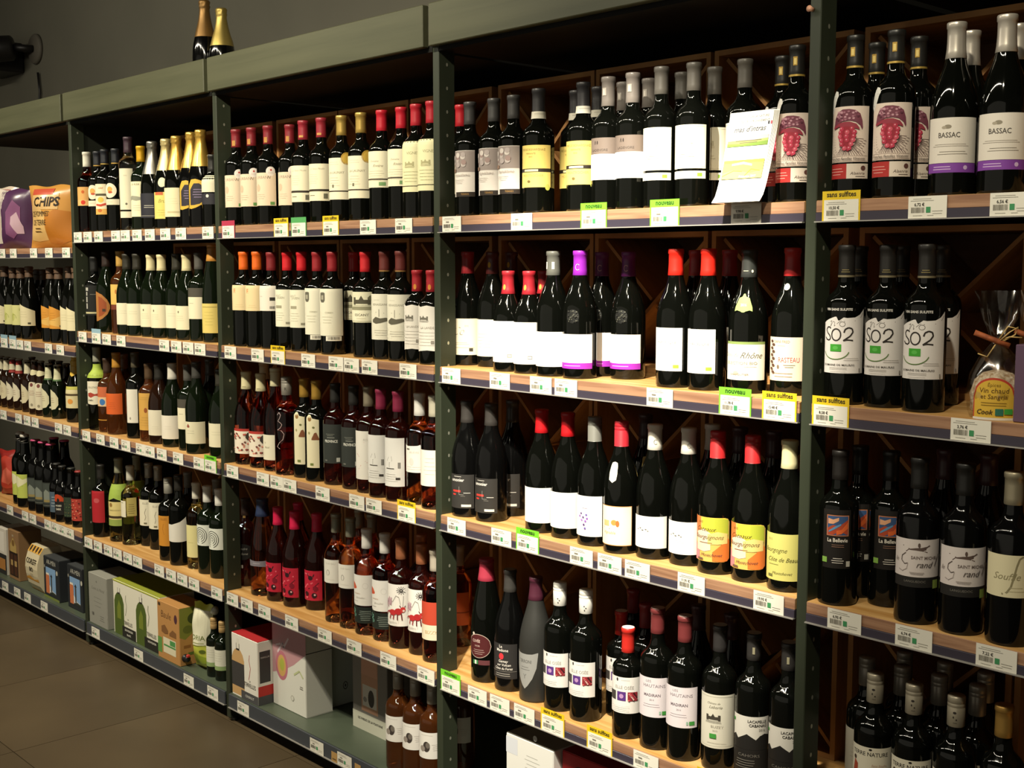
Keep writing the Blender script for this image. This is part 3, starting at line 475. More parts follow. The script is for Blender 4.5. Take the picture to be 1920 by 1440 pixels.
# --- rosé bay, top shelf
A2 = 26
D('beige', 'bx', 'dark', '#7a2028', 'dark bottle with beige label and round white sticker', [P(42, 56, 152, '#d2bfa6'), T('URBAN', -2, 138, 12, '#8a7868', .1), T('N', 20, 138, 12, '#6a584a', .3), E(-16, 108, 8, 11, '#bda88e'), L(-22, 10, 88, 3, 6, '#a8947e'), eu(30, 63, 1.3, '#5c8a48')], ('round_sticker', [E(26, 156, 14, 14, '#dcd2ca'), E(27, 160, 3, 3, '#b0403a'), L(16, 36, 153, 2, 3, '#b9a8a0')]), cpr=[R(-5, -50, 6, -34, '#a87838')], az=A2)
D('twobar', 'bx', 'dark', '#8c2430', 'dark bottle with cream label above small lower strip', [P(44, 92, 162, '#ded6ba'), T('Le Vieux Moulin', 0, 148, 7, '#a0987c', .4), L(-30, 6, 132, 5, 6, '#b6ae92')], ('lower_label', [P(44, 60, 86, '#ded6ba'), P(44, 86.2, 91, '#2c2218'), L(-30, 0, 74, 1, 3, '#4b4432', 1.6), R(20, 66, 32, 80, '#6a6654')]), cpr=[R(-7, -48, 7, -42, '#b88848')], az=A2)
D('medal', 'bx', 'dark', '#b89a50', 'dark bottle with gold capsule and gold medal', [P(42, 60, 172, '#ddd6bc'), T('LA LAUNAY', 0, 132, 9, '#8f886e', 0, .01), L(-30, 10, 160, 2, 6, '#b6ae94'), L(-28, 14, 118, 4, 7, '#b6ae94'), R(-12, 92, -6, 100, '#6a6654'), P(42, 81, 84, '#2c2218')], ('gold_medal', [E(32, 170, 17, 17, '#a8842c'), E(32, 170, 13, 13, '#c8a444')]), met=.55, cr=.35, az=A2)
D('brightred', 'bx', 'dark', '#b01c2c', 'dark bottle with glossy red capsule and green square', [P(44, 84, 178, '#ddd7bc'), T('Domaine', -6, 152, 7, '#9a927a', .4), T('Rivière', 4, 140, 10, '#8d866c', .5), L(-30, 24, 126, 5, 6, '#b6ae94'), P(44, 104, 107, '#2c2218'), R(8, 89, 26, 98, '#6f9460')], az=A2)
D('castlered', 'bx', 'dark', '#a4202c', 'dark bottle with red capsule and pale house engraving', [P(40, 66, 192, '#dad5ac'), T('VIGNET', 6, 162, 10, '#8d8862')] + house(-4, 132, 1.1, '#a5a078') + [L(-24, 20, 116, 4, 8, '#b0ab84'), P(40, 80, 81.5, '#4a4430')], az=A2)
# --- rosé bay, second shelf
D('orangecap', 'bx', 'dark', '#d8621e', 'dark bottle with orange capsule and peach label', [P(44, 110, 186, '#dcc69a'), T('E', -18, 168, 18, '#cf7a4c', 0, .02), L(-20, 16, 126, 2, 6, '#c0a87c'), R(38, 112, 43, 124, '#5a4a34')], az=34)
D('whitewrap', 'bx', 'dark', '#7a2428', 'dark bottle with dull red capsule and white barcode label', [P(46, 112, 186, '#ddd5c8'), R(8, 142, 28, 152, '#2e2a26'), L(-30, -14, 154, 1, 3, '#6a6258'), bars(8, 118, 28, 8)], az=38)
D('crestred', 'bx', 'dark', '#c22028', 'dark bottle with scarlet capsule and tall cream label', [P(42, 68, 176, '#dcd8c2'), T('SAINT', -16, 158, 9, '#a09a84'), T('JULIEN', -6, 152, 9, '#8d8874'), R(-26, 122, -2, 130, '#9a957e'), L(-30, 6, 108, 4, 7, '#b4ae98'), R(10, 76, 30, 82, '#8f8a76')], az=34)
D('stamp', 'bx', 'dark', '#8a2228', 'dark bottle with crimson capsule and dark stamped corner', [P(42, 52, 182, '#dcd8c4'), C([(-32, 150, 170), (-26, 144, 172), (-16, 144, 172), (-12, 150, 170)], '#5f5c50'), R(-27, 152, -17, 164, '#a09c8a'), T('CORBEN', 0, 116, 6, '#9a957e'), L(-24, 10, 104, 3, 8, '#b4ae98')], ('price_sticker', [R(-10, 38, 36, 51, '#ddd8c8'), bars(-4, 41, 34, 8)]), az=34)
D('drawing', 'bx', 'dark', '#b8242a', 'dark bottle with red capsule and wide mansion drawing', [P(48, 94, 176, '#d8d4b8')] + house(6, 144, 2.2, '#4f4b3c') + [P(48, 128, 136, '#8d8a70'), E(34, 160, 9, 7, '#6a6850'), R(-46, 98, 46, 127, '#e0dcc2'), T('ESCANT', 6, 114, 9, '#4a4638', 0, .01, 1.2), L(-16, 26, 104, 1, 3, '#b0a888')], az=28)
D('plough', 'bx', 'dark', '#5e2a26', 'dark bottle with brown capsule and ship drawing', [P(42, 52, 172, '#d9d5c4'), T('RENAISSANCE', 0, 144, 8, '#8f8a78', 0, .01), L(-24, 0, 156, 1, 3, '#a8a290'), G([(-4, 132), (-4, 112)], 1.2, '#4a463a'), G([(-14, 124), (10, 122)], 1.2, '#4a463a'), C([(-26, 98, 104), (-14, 94, 112), (0, 96, 108), (14, 100, 110), (24, 104, 108)], '#5a5648'), L(-24, 24, 76, 3, 6, '#a8a290'), eu(34, 58, 1, '#40583c')], band='#a07a48', az=32)
D('smallred', 'bx', 'dark', '#96222a', 'small dark bottle with scalloped white label', [C([(-40, 36, 146), (-36, 32, 150), (-20, 34, 144), (0, 36, 148), (20, 34, 144), (36, 32, 146), (40, 38, 140)], '#dad5cc')] + house(-10, 112, 1.1, '#6a665c') + [T('LA LANDE', 0, 92, 8, '#9a948a'), L(-28, 20, 80, 5, 8, '#b6b0a6'), R(10, 52, 18, 60, '#8a847a')], cpr=[E(0, -42, 4.5, 7, '#b8762c')], az=26, R=35)
# --- rosé bay, third shelf
D('leafrose', 'bg', 'rose', '#c9c19a', 'pink-red bottle with cream capsule and leaf pattern', [P(46, 104, 112, '#a8342c'), P(46, 34, 104, '#ded3c2')] + [E(-40+_rg.random()*80, 40+_rg.random()*58, 3.6, 2.8, ('#b85a4c', '#6a4038', '#d08a78', '#8a3a34')[i % 4]) for i in range(34)] + [C([(10, 84, 92), (16, 78, 100), (26, 76, 102), (36, 84, 98)], '#3a322c')], ck='capsule', cpr=[L(-10, 8, -46, 1, 3, '#8d8660', 1)], az=34)
D('creamrose', 'bg', 'rose', '#c6bf9c', 'pink-red bottle with cream capsule and plain ivory label', [P(44, 34, 110, '#d8d2bc'), T('le', -22, 86, 9, '#8d8670', .3), T('Rosé', -14, 72, 9, '#8d8670', .3)], az=36)
D('scroll', 'bx', 'rose', '#9a958c', 'rosé bottle with silver screw cap and white scroll print', [G([(-22, 178), (-16, 186), (-10, 178), (-14, 168), (-20, 160), (-12, 156), (-6, 150), (-12, 140), (-22, 134), (-8, 132), (0, 122), (-4, 106), (-16, 96), (-24, 84), (-14, 78)], 1.3, '#c8a8a4')], ck='screw', cpr=[T('R', 0, -36, 12, '#4a463f', 0, .02)], met=.5, az=40, R=40)
D('bell', 'bx', 'dark', '#b08a3c', 'dark rosé bottle with gold capsule and narrow ivory label', [C([(-20, 40, 184), (-14, 40, 192), (-6, 40, 192), (0, 40, 182), (20, 40, 178)], '#d8d0b0'), E(-8, 180, 6, 7, '#8a6a3c'), C([(-2, 120, 124), (6, 120, 140), (12, 120, 142), (20, 120, 124)], '#7a4a30'), E(4, 156, 4, 3, '#6a6a40'), E(-10, 140, 3, 4, '#9a9468'), eu(-2, 50, 1, '#6f7a3c')], met=.5, az=34)
D('slate', 'bx', 'red', '#232221', 'red-brown rosé bottle with slate label', [P(36, 62, 172, '#2f3330'), T('PROVINCE', 0, 124, 10.5, '#c9c9c0', 0, .03, .8), L(-14, 14, 134, 1, 3, '#a8a8a0', 1.2), L(-16, 12, 144, 2, 4, '#8d8d84', .8), R(16, 66, 26, 78, '#b9b9b0'), bars(-20, 68, 8, 4, '#8d8d84')], ('back_label', [R(62, 100, 100, 182, '#b0401c'), R(66, 132, 96, 150, '#d0602c')]), az=28)
D('pinkstroke', 'bx', 'red', '#9a907c', 'rosé bottle with silver capsule and pink pen stroke', [P(38, 38, 170, '#dcd8d0'), G([(2, 140), (16, 124), (20, 104), (6, 88), (-8, 76), (-16, 66)], 1., '#c06a70'), G([(-22, 108), (-14, 100), (10, 84), (22, 88)], 1., '#c06a70'), T('ROSE', 10, 146, 9, '#b3aea6', .2)], met=.55, az=30)
D('glassrose', 'bx', 'red', '#7d2440', 'rosé bottle with plum capsule and wineglass drawing', [P(38, 40, 168, '#dad8d4'), G([(-6, 118), (-12, 108), (-4, 102), (4, 108), (2, 120)], .9, '#8a8680'), G([(-4, 102), (-4, 90)], .9, '#6a665f'), R(-16, 86, 10, 88.4, '#4a4640'), bars(20, 88, 6, 16), L(-24, 20, 72, 4, 6, '#b0aca6'), R(14, 58, 26, 64, '#3a3632')], ('back_label', [R(54, 52, 84, 170, '#9c2028')]), az=22)
D('peach', 'bx', 'orange', '#cfccc6', 'peach rosé bottle with white capsule and white label', [C([(-44, 84, 158), (-20, 84, 152), (10, 84, 154), (44, 84, 166)], '#dedad2'), R(-26, 142, -14, 146, '#5f5b54'), T('BELIÈVRE', 0, 136, 7, '#b9b4ac'), E(-8, 112, 7, 10, '#ccc8c0'), L(-28, 26, 98, 2, 6, '#c4c0b8')], capl=58, az=24)
D('dullrose', 'bx', 'rose', '#a39e8c', 'rosé bottle with silver capsule at the post', [P(40, 60, 152, '#d4d0c4'), L(-20, 20, 130, 5, 10)], az=25)
# --- rosé bay, fourth shelf
D('blackoval', 'bx', 'red', '#3a2a26', 'dark rosé bottle with black oval scroll print', [C([(u, 112-26*math.sqrt(max(0, 1-(u/36)**2)), 112+26*math.sqrt(max(0, 1-(u/36)**2))) for u in range(-36, 37, 6)], '#141312'), T('Tendre', 0, 122, 11, '#8f8f88', .3), T('Léone', 4, 106, 11, '#8f8f88', .3), E(-20, 140, 3.5, 3.5, '#c8c4bc'), R(-8, 60, 2, 70, '#b9b6ae')], ('neck_label', [R(-10, 218, 12, 244, '#8a6c3c')]), az=32)
D('bluecap', 'fl', 'orange', '#24304e', 'pale rosé flared bottle with navy capsule', [C([(-44, 92, 112), (0, 94, 110), (44, 92, 112)], '#77727a'), L(-20, 20, 102, 1, 3, '#b9b4bc', 1.2)], az=30, R=43)
D('pinkcap', 'bg', 'red', '#c41c48', 'dark rosé bottle with hot pink capsule and red label', [P(34, 30, 120, '#b01c34'), R(-30, 108, -6, 111, '#d0606c'), E(-2, 98, 8, 7, '#2a1218'), G([(-9, 102), (-12, 112)], 3, '#2a1218'), G([(6, 102), (10, 110)], 3, '#2a1218'), G([(-26, 66), (-14, 78), (2, 82), (20, 96)], 4, '#d8606c'), G([(-28, 56), (-8, 66), (10, 72), (24, 84)], 2, '#3a1018'), E(14, 66, 8, 8, '#7a1026'), G([(8, 60), (20, 74)], 1.5, '#d8606c'), E(-16, 50, 8, 7, '#3a1018'), G([(-22, 46), (-10, 56)], 1.4, '#d0606c'), E(10, 46, 8, 8, '#2a1218'), E(12, 48, 3, 3, '#d0a0a4'), R(-18, 36, -10, 42, '#d0606c')], az=22)
D('tadpole', 'bx', 'orange', '#8f8d7c', 'amber rosé bottle with grey capsule and white label', [P(44, 116, 184, '#dcd8d0'), T('CHÂTEAU', 0, 172, 7, '#b4aea4'), G(curve(lambda t: (-8+5*math.cos(t), 146+8*math.sin(t)), -1.2, 4.6, 10), 1.4, '#7a7670'), L(-26, 20, 126, 1, 3, '#c0bbb2')], met=.4, az=26)
D('redsplash', 'bx', 'rose', '#d4d0ca', 'rosé bottle with white capsule and coral blot', [P(44, 84, 170, '#e0ddd8'), C([(-38, 132, 140), (-30, 128, 150), (-20, 130, 144), (-14, 132, 136)], '#c85638'), G(curve(lambda t: (14+8*math.cos(t), 140+8*math.sin(t)), 0, 6.28, 12), .6, '#c0bcb6'), T('domaine', -14, 118, 7, '#c9a890', .2), T('Bicoulier', -2, 106, 8, '#b9b4ac', .3), L(-34, -6, 96, 1, 3, '#8a867e')], ('lower_label', [C([(-44, 34, 84), (-28, 34, 88), (-12, 34, 80), (44, 34, 80)], '#1c2420'), T('B', -28, 60, 40, '#6fae9c', 0, -.01), L(-8, 34, 68, 6, 5, '#9aa8a0', 1)]), az=26, R=38.5)
D('fantasy', 'bx', 'red', '#a06444', 'rosé bottle with copper capsule and red carousel beast', [P(42, 62, 176, '#e0dcd6')] + [G([(18+5*math.cos(a), 160+5*math.sin(a)), (18+13*math.cos(a), 160+11*math.sin(a))], 1.4, '#2a2624') for a in [i*.524 for i in range(12)]] + [E(18, 160, 4.5, 4.5, '#2a2624'), E(18, 160, 1.6, 1.6, '#dcd8d2'), G([(-34, 104), (-28, 128), (-22, 112), (-18, 142), (-12, 118), (-8, 132)], 1.6, '#a8788a'), G([(-30, 116), (-24, 136), (-16, 120), (-10, 140)], 3, '#b890a0'), G([(-6, 128), (4, 146), (12, 142), (16, 122)], .9, '#6a665e'), G([(24, 146), (22, 116)], .8, '#5a5650'),
  E(-6, 100, 11, 8, '#b02a2c'), E(10, 103, 10, 9, '#a82428'), E(22, 108, 7, 7.5, '#b8302e'), E(24, 105, 3, 3, '#d8c8c0'), G([(-16, 104), (-26, 98), (-32, 92)], 3, '#9a2428'), G([(-12, 94), (-15, 82)], 3, '#8a2024'), G([(-2, 93), (-4, 81)], 3, '#8a2024'), G([(8, 95), (8, 80)], 3, '#5a1c1e'), G([(18, 98), (20, 80)], 3, '#5a1c1e'), G([(17, 115), (14, 120)], 2, '#5a1c1e'), G([(26, 115), (29, 119)], 2, '#5a1c1e'), T('Équilibre !', -6, 74, 8, '#a8a29a', .2), L(-28, 10, 66, 1, 3, '#c0bbb4')], met=.35, az=22, R=38.5)
D('coral', 'bx', 'rose', '#a39a8c', 'rosé bottle with coral and cream label at the post', [P(42, 100, 160, '#b8432e'), P(42, 60, 99.8, '#d8cdb4'), T('BIZZY', 4, 80, 13, '#b0905a')], az=24)
D('hedgehog', 'bx', 'amber', '#8f8b80', 'brown-pink bottle with hedgehog on white label', [P(44, 80, 150, '#d8d4ce'), L(-24, 20, 142, 1, 3, '#a09a92'), E(-2, 112, 10, 14, '#3a322e'), E(-14, 106, 8, 8, '#8a8078'), E(2, 116, 6, 8, '#6a625a'), L(12, 36, 118, 4, 5, '#b9b4ac')], ck='screw', met=.4, az=22)
# --- white wine bay
A1 = 34
D('orangetag', 'bx', 'rose', '#d0ccbc', 'pinkish bottle with white capsule and orange label', [P(34, 118, 164, '#cf9a58'), P(34, 96, 117.8, '#d8a868'), E(0, 108, 9, 8, '#c0301c'), E(0, 146, 6, 6, '#b8581c')], az=A1)
D('sunlabel', 'bx', 'dark', '#22242a', 'dark bottle with round white sun label and cream band', [E(-4, 142, 26, 26, '#ddd2b8'), E(-4, 146, 11, 10, '#d29a4c'), E(-2, 136, 9, 4, '#b04a2c')], ('lower_label', [P(40, 92, 112, '#d6ccb2'), L(-24, 14, 102, 1, 3, '#a89e84', 1)]), band='#c09a4c', az=A1)
D('suntall', 'bx', 'dark', '#22242a', 'dark bottle with tall sun-printed apricot label', [P(28, 60, 168, '#dcd0ae'), R(-28, 126, 28, 134, '#4a4432'), E(0, 112, 12, 10, '#d8b04c'), C([(-22, 92, 98), (0, 88, 96), (22, 94, 102)], '#b8402c'), R(-28, 60, 28, 80, '#d2a050'), E(-4, 74, 9, 6, '#b8642c'), T('soleil', 0, 154, 9, '#c07a4c', .2)], band='#c0a050', az=A1)
D('clearjar', 'sq', 'clear', '#3a2a34', 'tall clear bottle with long ivory label', [P(26, 72, 214, '#d0cbb2'), E(2, 92, 4, 4, '#5a5644'), T('mm', 0, 190, 8, '#a8a28a')], ('lower_label', [R(-26, 44, 26, 66, '#cfc8b0')]), az=44)
D('yellowcap', 'bx', 'green', '#c89a1c', 'greenish bottle with bright yellow capsule', [P(40, 46, 166, '#d6d0b0'), T('LA ALEA', -4, 156, 9, '#5a563c', 0, .01), C([(-40, 100, 112), (-20, 104, 118), (0, 100, 116), (20, 104, 112), (40, 100, 110)], '#8a8a7a'), L(-20, 20, 84, 3, 8)], met=.3, az=A1)
D('silverfizz', 'ch', 'dark', '#84827c', 'sparkling bottle with silver foil and black label', [P(46, 40, 122, '#20202a'), L(-20, 24, 80, 2, 6, '#b8b4a8', 1.6), R(-46, 46, 46, 47, '#a8a498')], ck='foil', capl=112, met=.8, cr=.3, az=A1)
D('paleyfizz', 'ch', 'dark', '#bfae78', 'sparkling bottle with pale gold foil and yellow label', [P(44, 34, 122, '#c9bc66'), R(-30, 112, 4, 122, '#b05a34'), T('Brut', 0, 92, 18, '#8a7e3c', .4), L(-24, 20, 62, 3, 8, '#9a8e48')], ('neck_medallion', [E(0, 154, 15, 16, '#c8c4a8')]), ck='foil', capl=106, met=.6, cr=.35, az=A1)
D('goldfizz', 'ch', 'dark', '#c9a24c', 'sparkling bottle with gold foil and plain cream label', [P(48, 38, 132, '#d2c8a4'), L(-20, 20, 96, 3, 8, '#b4a984'), R(-20, 50, 28, 56, '#b4a984')], ck='foil', capl=112, met=.75, cr=.3, az=A1)
D('ringfizz', 'ch', 'black', '#c9a24c', 'sparkling black bottle with gold foil and yellow arch', [C([(-40, 60, 130), (-28, 58, 150), (-10, 62, 152), (10, 72, 146), (28, 86, 128), (40, 98, 112)], '#c09a34'), C([(-32, 70, 118), (-16, 70, 138), (2, 74, 138), (18, 86, 126), (28, 98, 110)], '#26222c'), L(-22, 14, 118, 4, 8, '#8a7a9a', 1.6)], ck='foil', capl=116, met=.75, cr=.3, az=46)
D('shortdark', 'bx', 'dark', '#22211f', 'short dark bottle with small ivory label at the post', [R(-34, 108, 34, 160, '#d2cbb0'), R(-34, 70, 34, 104, '#23222a'), E(0, 96, 5, 5, '#c8c4ba')], az=30, R=35)
D('vertical', 'bx', 'dark', '#1d1d1d', 'dark bottle with vertical white dashes', [P(34, 60, 170, '#121311'), R(-26, 150, -14, 162, '#a8a69e'), R(-24, 132, -18, 146, '#a8a69e'), R(-24, 108, -18, 128, '#a8a69e'), R(-24, 84, -18, 104, '#a8a69e'), R(-30, 66, 20, 72, '#b8b088'), R(-6, 136, 16, 138, '#6a6860')], ('neck_badge', [C([(-8, 226, 240), (0, 222, 250), (6, 232, 252)], '#c8c6be')]), az=50)
D('halfmoon', 'bg', 'green', '#2a1e1a', 'dark green bottle with orange half-moon label', [C([(-36, 40, 150), (-20, 42, 146), (0, 50, 138), (18, 66, 120), (28, 86, 100)], '#a06a34'), C([(-16, 56, 132), (0, 62, 126), (16, 78, 108)], '#8a4420'), R(0, 76, 12, 86, '#3a2a1c')], az=42)
D('ambercap', 'bx', 'amber', '#b08a44', 'amber bottle with ochre capsule and mustard label', [P(30, 104, 176, '#cda858'), R(-30, 86, 30, 103, '#6a3020'), E(2, 150, 4, 8, '#a8642c')], az=A1)
D('greenlab', 'bg', 'green', '#2c2a22', 'dark green bottle with blank cream label', [P(44, 36, 112, '#d6cfb4'), L(-26, 24, 84, 2, 8, '#b0a98e')], az=A1)
D('greencream', 'bg', 'green', '#cdc196', 'dark green bottle with cream capsule and cream label', [P(44, 34, 112, '#d8d0b2'), E(-12, 92, 3, 4, '#6a6450'), L(-24, 10, 78, 3, 7, '#b2aa8c')], az=A1)
D('greyneck', 'bx', 'green', '#4c4a46', 'dark green bottle with grey sleeve over square label', [P(42, 144, 172, '#48443c'), P(40, 72, 143, '#d8d0b4'), L(-24, 0, 122, 1, 3, '#6a6450', 1)], ck='capsule', az=A1)
D('tallgold', 'fl', 'green', '#b07a34', 'tall flute bottle with orange capsule and yellow label', [P(36, 30, 124, '#ccb868'), R(-28, 112, 28, 114, '#8a7a3c'), L(-20, 20, 96, 5, 10, '#a89848')], az=A1, R=37)
D('yellowside', 'fl', 'green', '#8a7a54', 'flute bottle with pale yellow label at the post', [P(36, 30, 124, '#cfc98c'), L(-20, 20, 96, 5, 10, '#a8a058')], az=A1, R=37)
D('greenneck', 'bx', 'white', '#8a8a7c', 'clear bottle with green collar and ivory red-mark label', [C([(-36, 100, 182), (0, 96, 184), (36, 100, 182)], '#d2cbb6'), T('SOLSTICE', 0, 160, 10, '#5a5444', 0, .01), C([(-24, 128, 138), (-8, 122, 142), (8, 130, 136), (26, 128, 140)], '#9c3a2c'), T('RUBÍN', -10, 112, 8, '#3a342a', 0, .02)], ('collar', [R(-100, 196, 100, 246, '#9aae44')]), az=A1, R=38)
D('amberorange', 'bx', 'amber', '#3a2a20', 'amber bottle with orange and blue label', [P(34, 96, 168, '#b8603c'), P(34, 96, 130, '#d0b088'), E(0, 112, 12, 12, '#3a6aa0')], ('foot_band', [R(-34, 44, 34, 47, '#c08a34')]), az=A1)
D('orangesq', 'bg', 'amber', '#a8782c', 'amber bottle with bright orange square label', [P(38, 74, 150, '#c85a24'), L(-20, 16, 116, 4, 7, '#8a3a14')], az=A1)
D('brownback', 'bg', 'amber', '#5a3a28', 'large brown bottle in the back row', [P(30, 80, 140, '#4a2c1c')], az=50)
D('narrow', 'bx', 'dark', '#4a4436', 'dark bottle with narrow white strip label', [P(22, 56, 176, '#d4cfc2'), E(-6, 72, 3, 5, '#8a857a')], az=A1)
D('ambertall', 'bx', 'amber', '#4a3826', 'amber bottle with tall ochre label', [P(36, 40, 170, '#c09448'), E(4, 110, 6, 9, '#8a4a24'), L(-24, 24, 154, 2, 6, '#8a6a34'), L(-24, 24, 84, 4, 9, '#a07c3c')], az=A1)
D('whiteblank', 'bg', 'brown', '#22201c', 'dark brown bottle with blank pale label', [P(42, 30, 118, '#cfc8b4'), L(-20, 20, 60, 2, 7, '#b4ad9a')], az=A1)
D('whitecap1', 'bg', 'green', '#c4c0b4', 'dark bottle with white capsule and blank white label', [P(44, 28, 108, '#d6cfc0'), L(-20, 20, 70, 2, 8, '#b8b1a2')], az=A1)
D('crestlab', 'bg', 'green', '#3c3b38', 'dark bottle with small red crest on cream label', [P(44, 34, 106, '#d2ccb0'), C([(-22, 88, 92), (-16, 86, 100), (-10, 88, 92)], '#8a4a3c'), L(-24, 10, 76, 2, 8, '#9a947c')], az=A1)
D('redlab', 'bx', 'dark', '#22201e', 'dark bottle with plain red label', [P(30, 56, 176, '#a8202a'), E(0, 140, 12, 9, '#b85054')], az=A1)
D('greencollar', 'bg', 'white', '#84846f', 'clear white wine with green and white collar', [P(42, 60, 150, '#cfbf80'), R(-42, 88, 42, 97, '#3a2c1c'), E(-14, 138, 7, 8, '#8a6a34'), T('CHARDONNAY', 0, 118, 7, '#7a6a3c'), R(-42, 60, 42, 84, '#8a9a4c')], ('collar', [C([(-110, 152, 200), (-60, 164, 214), (-30, 152, 214), (0, 164, 214), (30, 152, 214), (60, 164, 214), (110, 152, 200)], '#93aa48')]), az=A1)
D('clearsq', 'bx', 'white', '#b9b6a8', 'clear white wine with white capsule and square label', [R(-36, 104, 0, 164, '#d8d2bc'), L(-32, -6, 156, 1, 3, '#5a5644', 1.4)], ('side_label', [R(4, 108, 40, 176, '#a89a58'), L(6, 36, 150, 5, 8, '#6a5c30', 2)]), az=A1)
D('wavewhite', 'bx', 'dark', '#9a958a', 'dark bottle with silver capsule and wavy line label', [P(40, 76, 172, '#d2cdb8'), T('ELLES', 4, 158, 10, '#7a7462'), G([(6, 140), (0, 124), (4, 108), (0, 96)], 1.2, '#4a4438'), R(-4, 82, 8, 88, '#6a644e')], met=.5, az=A1)
D('orangelab', 'bx', 'dark', '#a8a69c', 'dark bottle with silver cap and orange label', [P(38, 52, 158, '#c0822c'), T('ELLES', 0, 146, 10, '#7a4a1c'), G([(0, 130), (-4, 112), (2, 92)], 1.2, '#9a601c')], ck='screw', met=.5, az=A1)
D('slant', 'bx', 'dark', '#24221f', 'dark bottle with slanting white label', [C([(-42, 84, 142), (-10, 82, 142), (20, 82, 152), (42, 84, 168)], '#d4d0c6')], az=A1)
D('paleyel', 'bx', 'white', '#cbc7b8', 'clear white wine with narrow ivory label', [R(-34, 40, 14, 150, '#d2c990'), L(-30, 8, 90, 1, 3, '#a89e5c', 1)], az=A1)
D('spiral', 'bx', 'green', '#d2d0c8', 'dark green bottle with black spiral on white label', [P(42, 96, 166, '#d3d6cc')] + [G(curve(lambda t, r=r: (-10+r*.9*math.cos(t), 130+r*math.sin(t)), -1.3, 4.4, 16), 2., '#23241f') for r in (6, 13, 20, 27)], az=30)
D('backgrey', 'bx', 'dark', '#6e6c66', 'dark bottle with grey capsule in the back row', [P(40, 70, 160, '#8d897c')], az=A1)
D('mini', 'bx', 'green', '#a88a5c', 'quarter-litre green bottle with tan screw cap', [P(29, 36, 104, '#d4d2c2'), R(-29, 36, 29, 50, '#8aa06a'), L(-20, 16, 92, 4, 8, '#a8a490')], ck='screw', capl=36, az=28, R=27)
# --- beers
BK = dict(nm='beer_bottle')
D('cider1', 'ch', 'dark', '#5a4434', 'dark cider bottle with wired cork and cream slanted label', [C([(-44, 56, 150), (-20, 56, 142), (44, 56, 116)], '#d2c8a4'), L(-30, 14, 112, 3, 10, '#a89e78'), R(14, 62, 26, 70, '#4a442c')], ck='foil', capl=44, cr=.5, az=36, nm='cider_bottle', R=42)
D('cider2', 'ch', 'dark', '#5a4434', 'dark cider bottle with pale green ornamented label', [P(44, 56, 138, '#c6c486'), E(20, 120, 9, 9, '#9aa04c'), E(-20, 90, 10, 16, '#b4b66a'), G(curve(lambda t: (-14+12*math.cos(t), 84+16*math.sin(t)), 0, 4, 10), 1.4, '#7a8030')], ck='foil', capl=44, cr=.5, az=36, nm='cider_bottle', R=42)
D('cider3', 'ch', 'dark', '#5a4434', 'dark cider bottle with orange slanted label', [C([(-44, 56, 146), (-10, 56, 140), (44, 56, 116)], '#c88a34'), C([(-44, 74, 84), (0, 66, 96), (44, 56, 116)], '#d2a658'), L(-30, 4, 116, 4, 9, '#8a5a1c'), R(16, 62, 28, 70, '#3a2c14')], ck='foil', capl=44, cr=.5, az=36, nm='cider_bottle', R=42)
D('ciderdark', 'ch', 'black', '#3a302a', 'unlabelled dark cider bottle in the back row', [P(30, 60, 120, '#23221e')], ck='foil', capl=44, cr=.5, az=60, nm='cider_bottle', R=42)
def beerlab(c, c2): return [C([(-30, 40, 118), (-14, 36, 116), (4, 40, 104), (16, 56, 84)], c), L(-26, 0, 82, 3, 8, '#7a4a3c', 1.2), E(20, 40, 4, 4, '#d8d4c0')]
D('beerw', 'be', 'brown', '#8a8a84', 'small dark beer bottle with cream neck and crescent label', beerlab('#c8bfa0', 0), ('neck_label', [R(-40, 160, 40, 202, '#c8c0a4'), L(-12, 12, 184, 2, 6, '#7a745c')]), ck='crown', az=34, **BK)
D('beerr', 'be', 'brown', '#a8a8a0', 'small dark beer bottle with red and cream neck label', beerlab('#cfc8b0', 0), ('neck_label', [R(-40, 190, 40, 210, '#8a2c28'), R(-40, 166, 40, 190, '#c8c0a4'), R(-40, 154, 40, 166, '#8a2c28')]), ck='crown', az=34, **BK)
D('beerlong', 'fl', 'brown', '#84847e', 'long-neck dark beer bottle with long cream label', [C([(-26, 34, 124), (-14, 26, 132), (0, 24, 134), (14, 26, 132), (26, 34, 124)], '#cbc3aa'), E(0, 122, 8, 8, '#6a3a34'), L(-18, 18, 96, 3, 8, '#8a5a50', 1.4), E(0, 40, 6, 6, '#8a8470')], ('neck_label', [C([(-50, 168, 176), (0, 160, 184), (50, 168, 176)], '#c9c19c')]), ck='crown', az=34, R=30, **BK)
D('beergreen', 'be', 'green', '#a4a49c', 'small green beer bottle with pale neck label', beerlab('#c9c4a4', 0), ('neck_label', [R(-40, 156, 40, 200, '#c4c2a0'), R(-40, 150, 40, 156, '#3f5c34'), L(-14, 12, 182, 2, 6, '#6a6a4c')]), ck='crown', az=34, **BK)
D('beerplain', 'be', 'brown', '#5a5852', 'small dark beer bottle with shaded neck in the back row', [P(24, 44, 104, '#3a342c')], ck='crown', az=34, **BK)  # dark label and dull crown, neck left bare
D('yellowneck', 'ch', 'dark', '#b89a3c', 'dark beer bottle with yellow neck collar and cream label', [P(42, 56, 140, '#cabf94'), R(-42, 104, 42, 112, '#4a3c24'), E(0, 82, 12, 10, '#c88a3c'), R(-42, 128, 42, 140, '#b4b054')], ('collar', [C([(-100, 178, 240), (-40, 190, 262), (0, 178, 262), (40, 190, 262), (100, 178, 240)], '#c2a03c')]), ck='foil', capl=46, az=34, R=40, **BK)
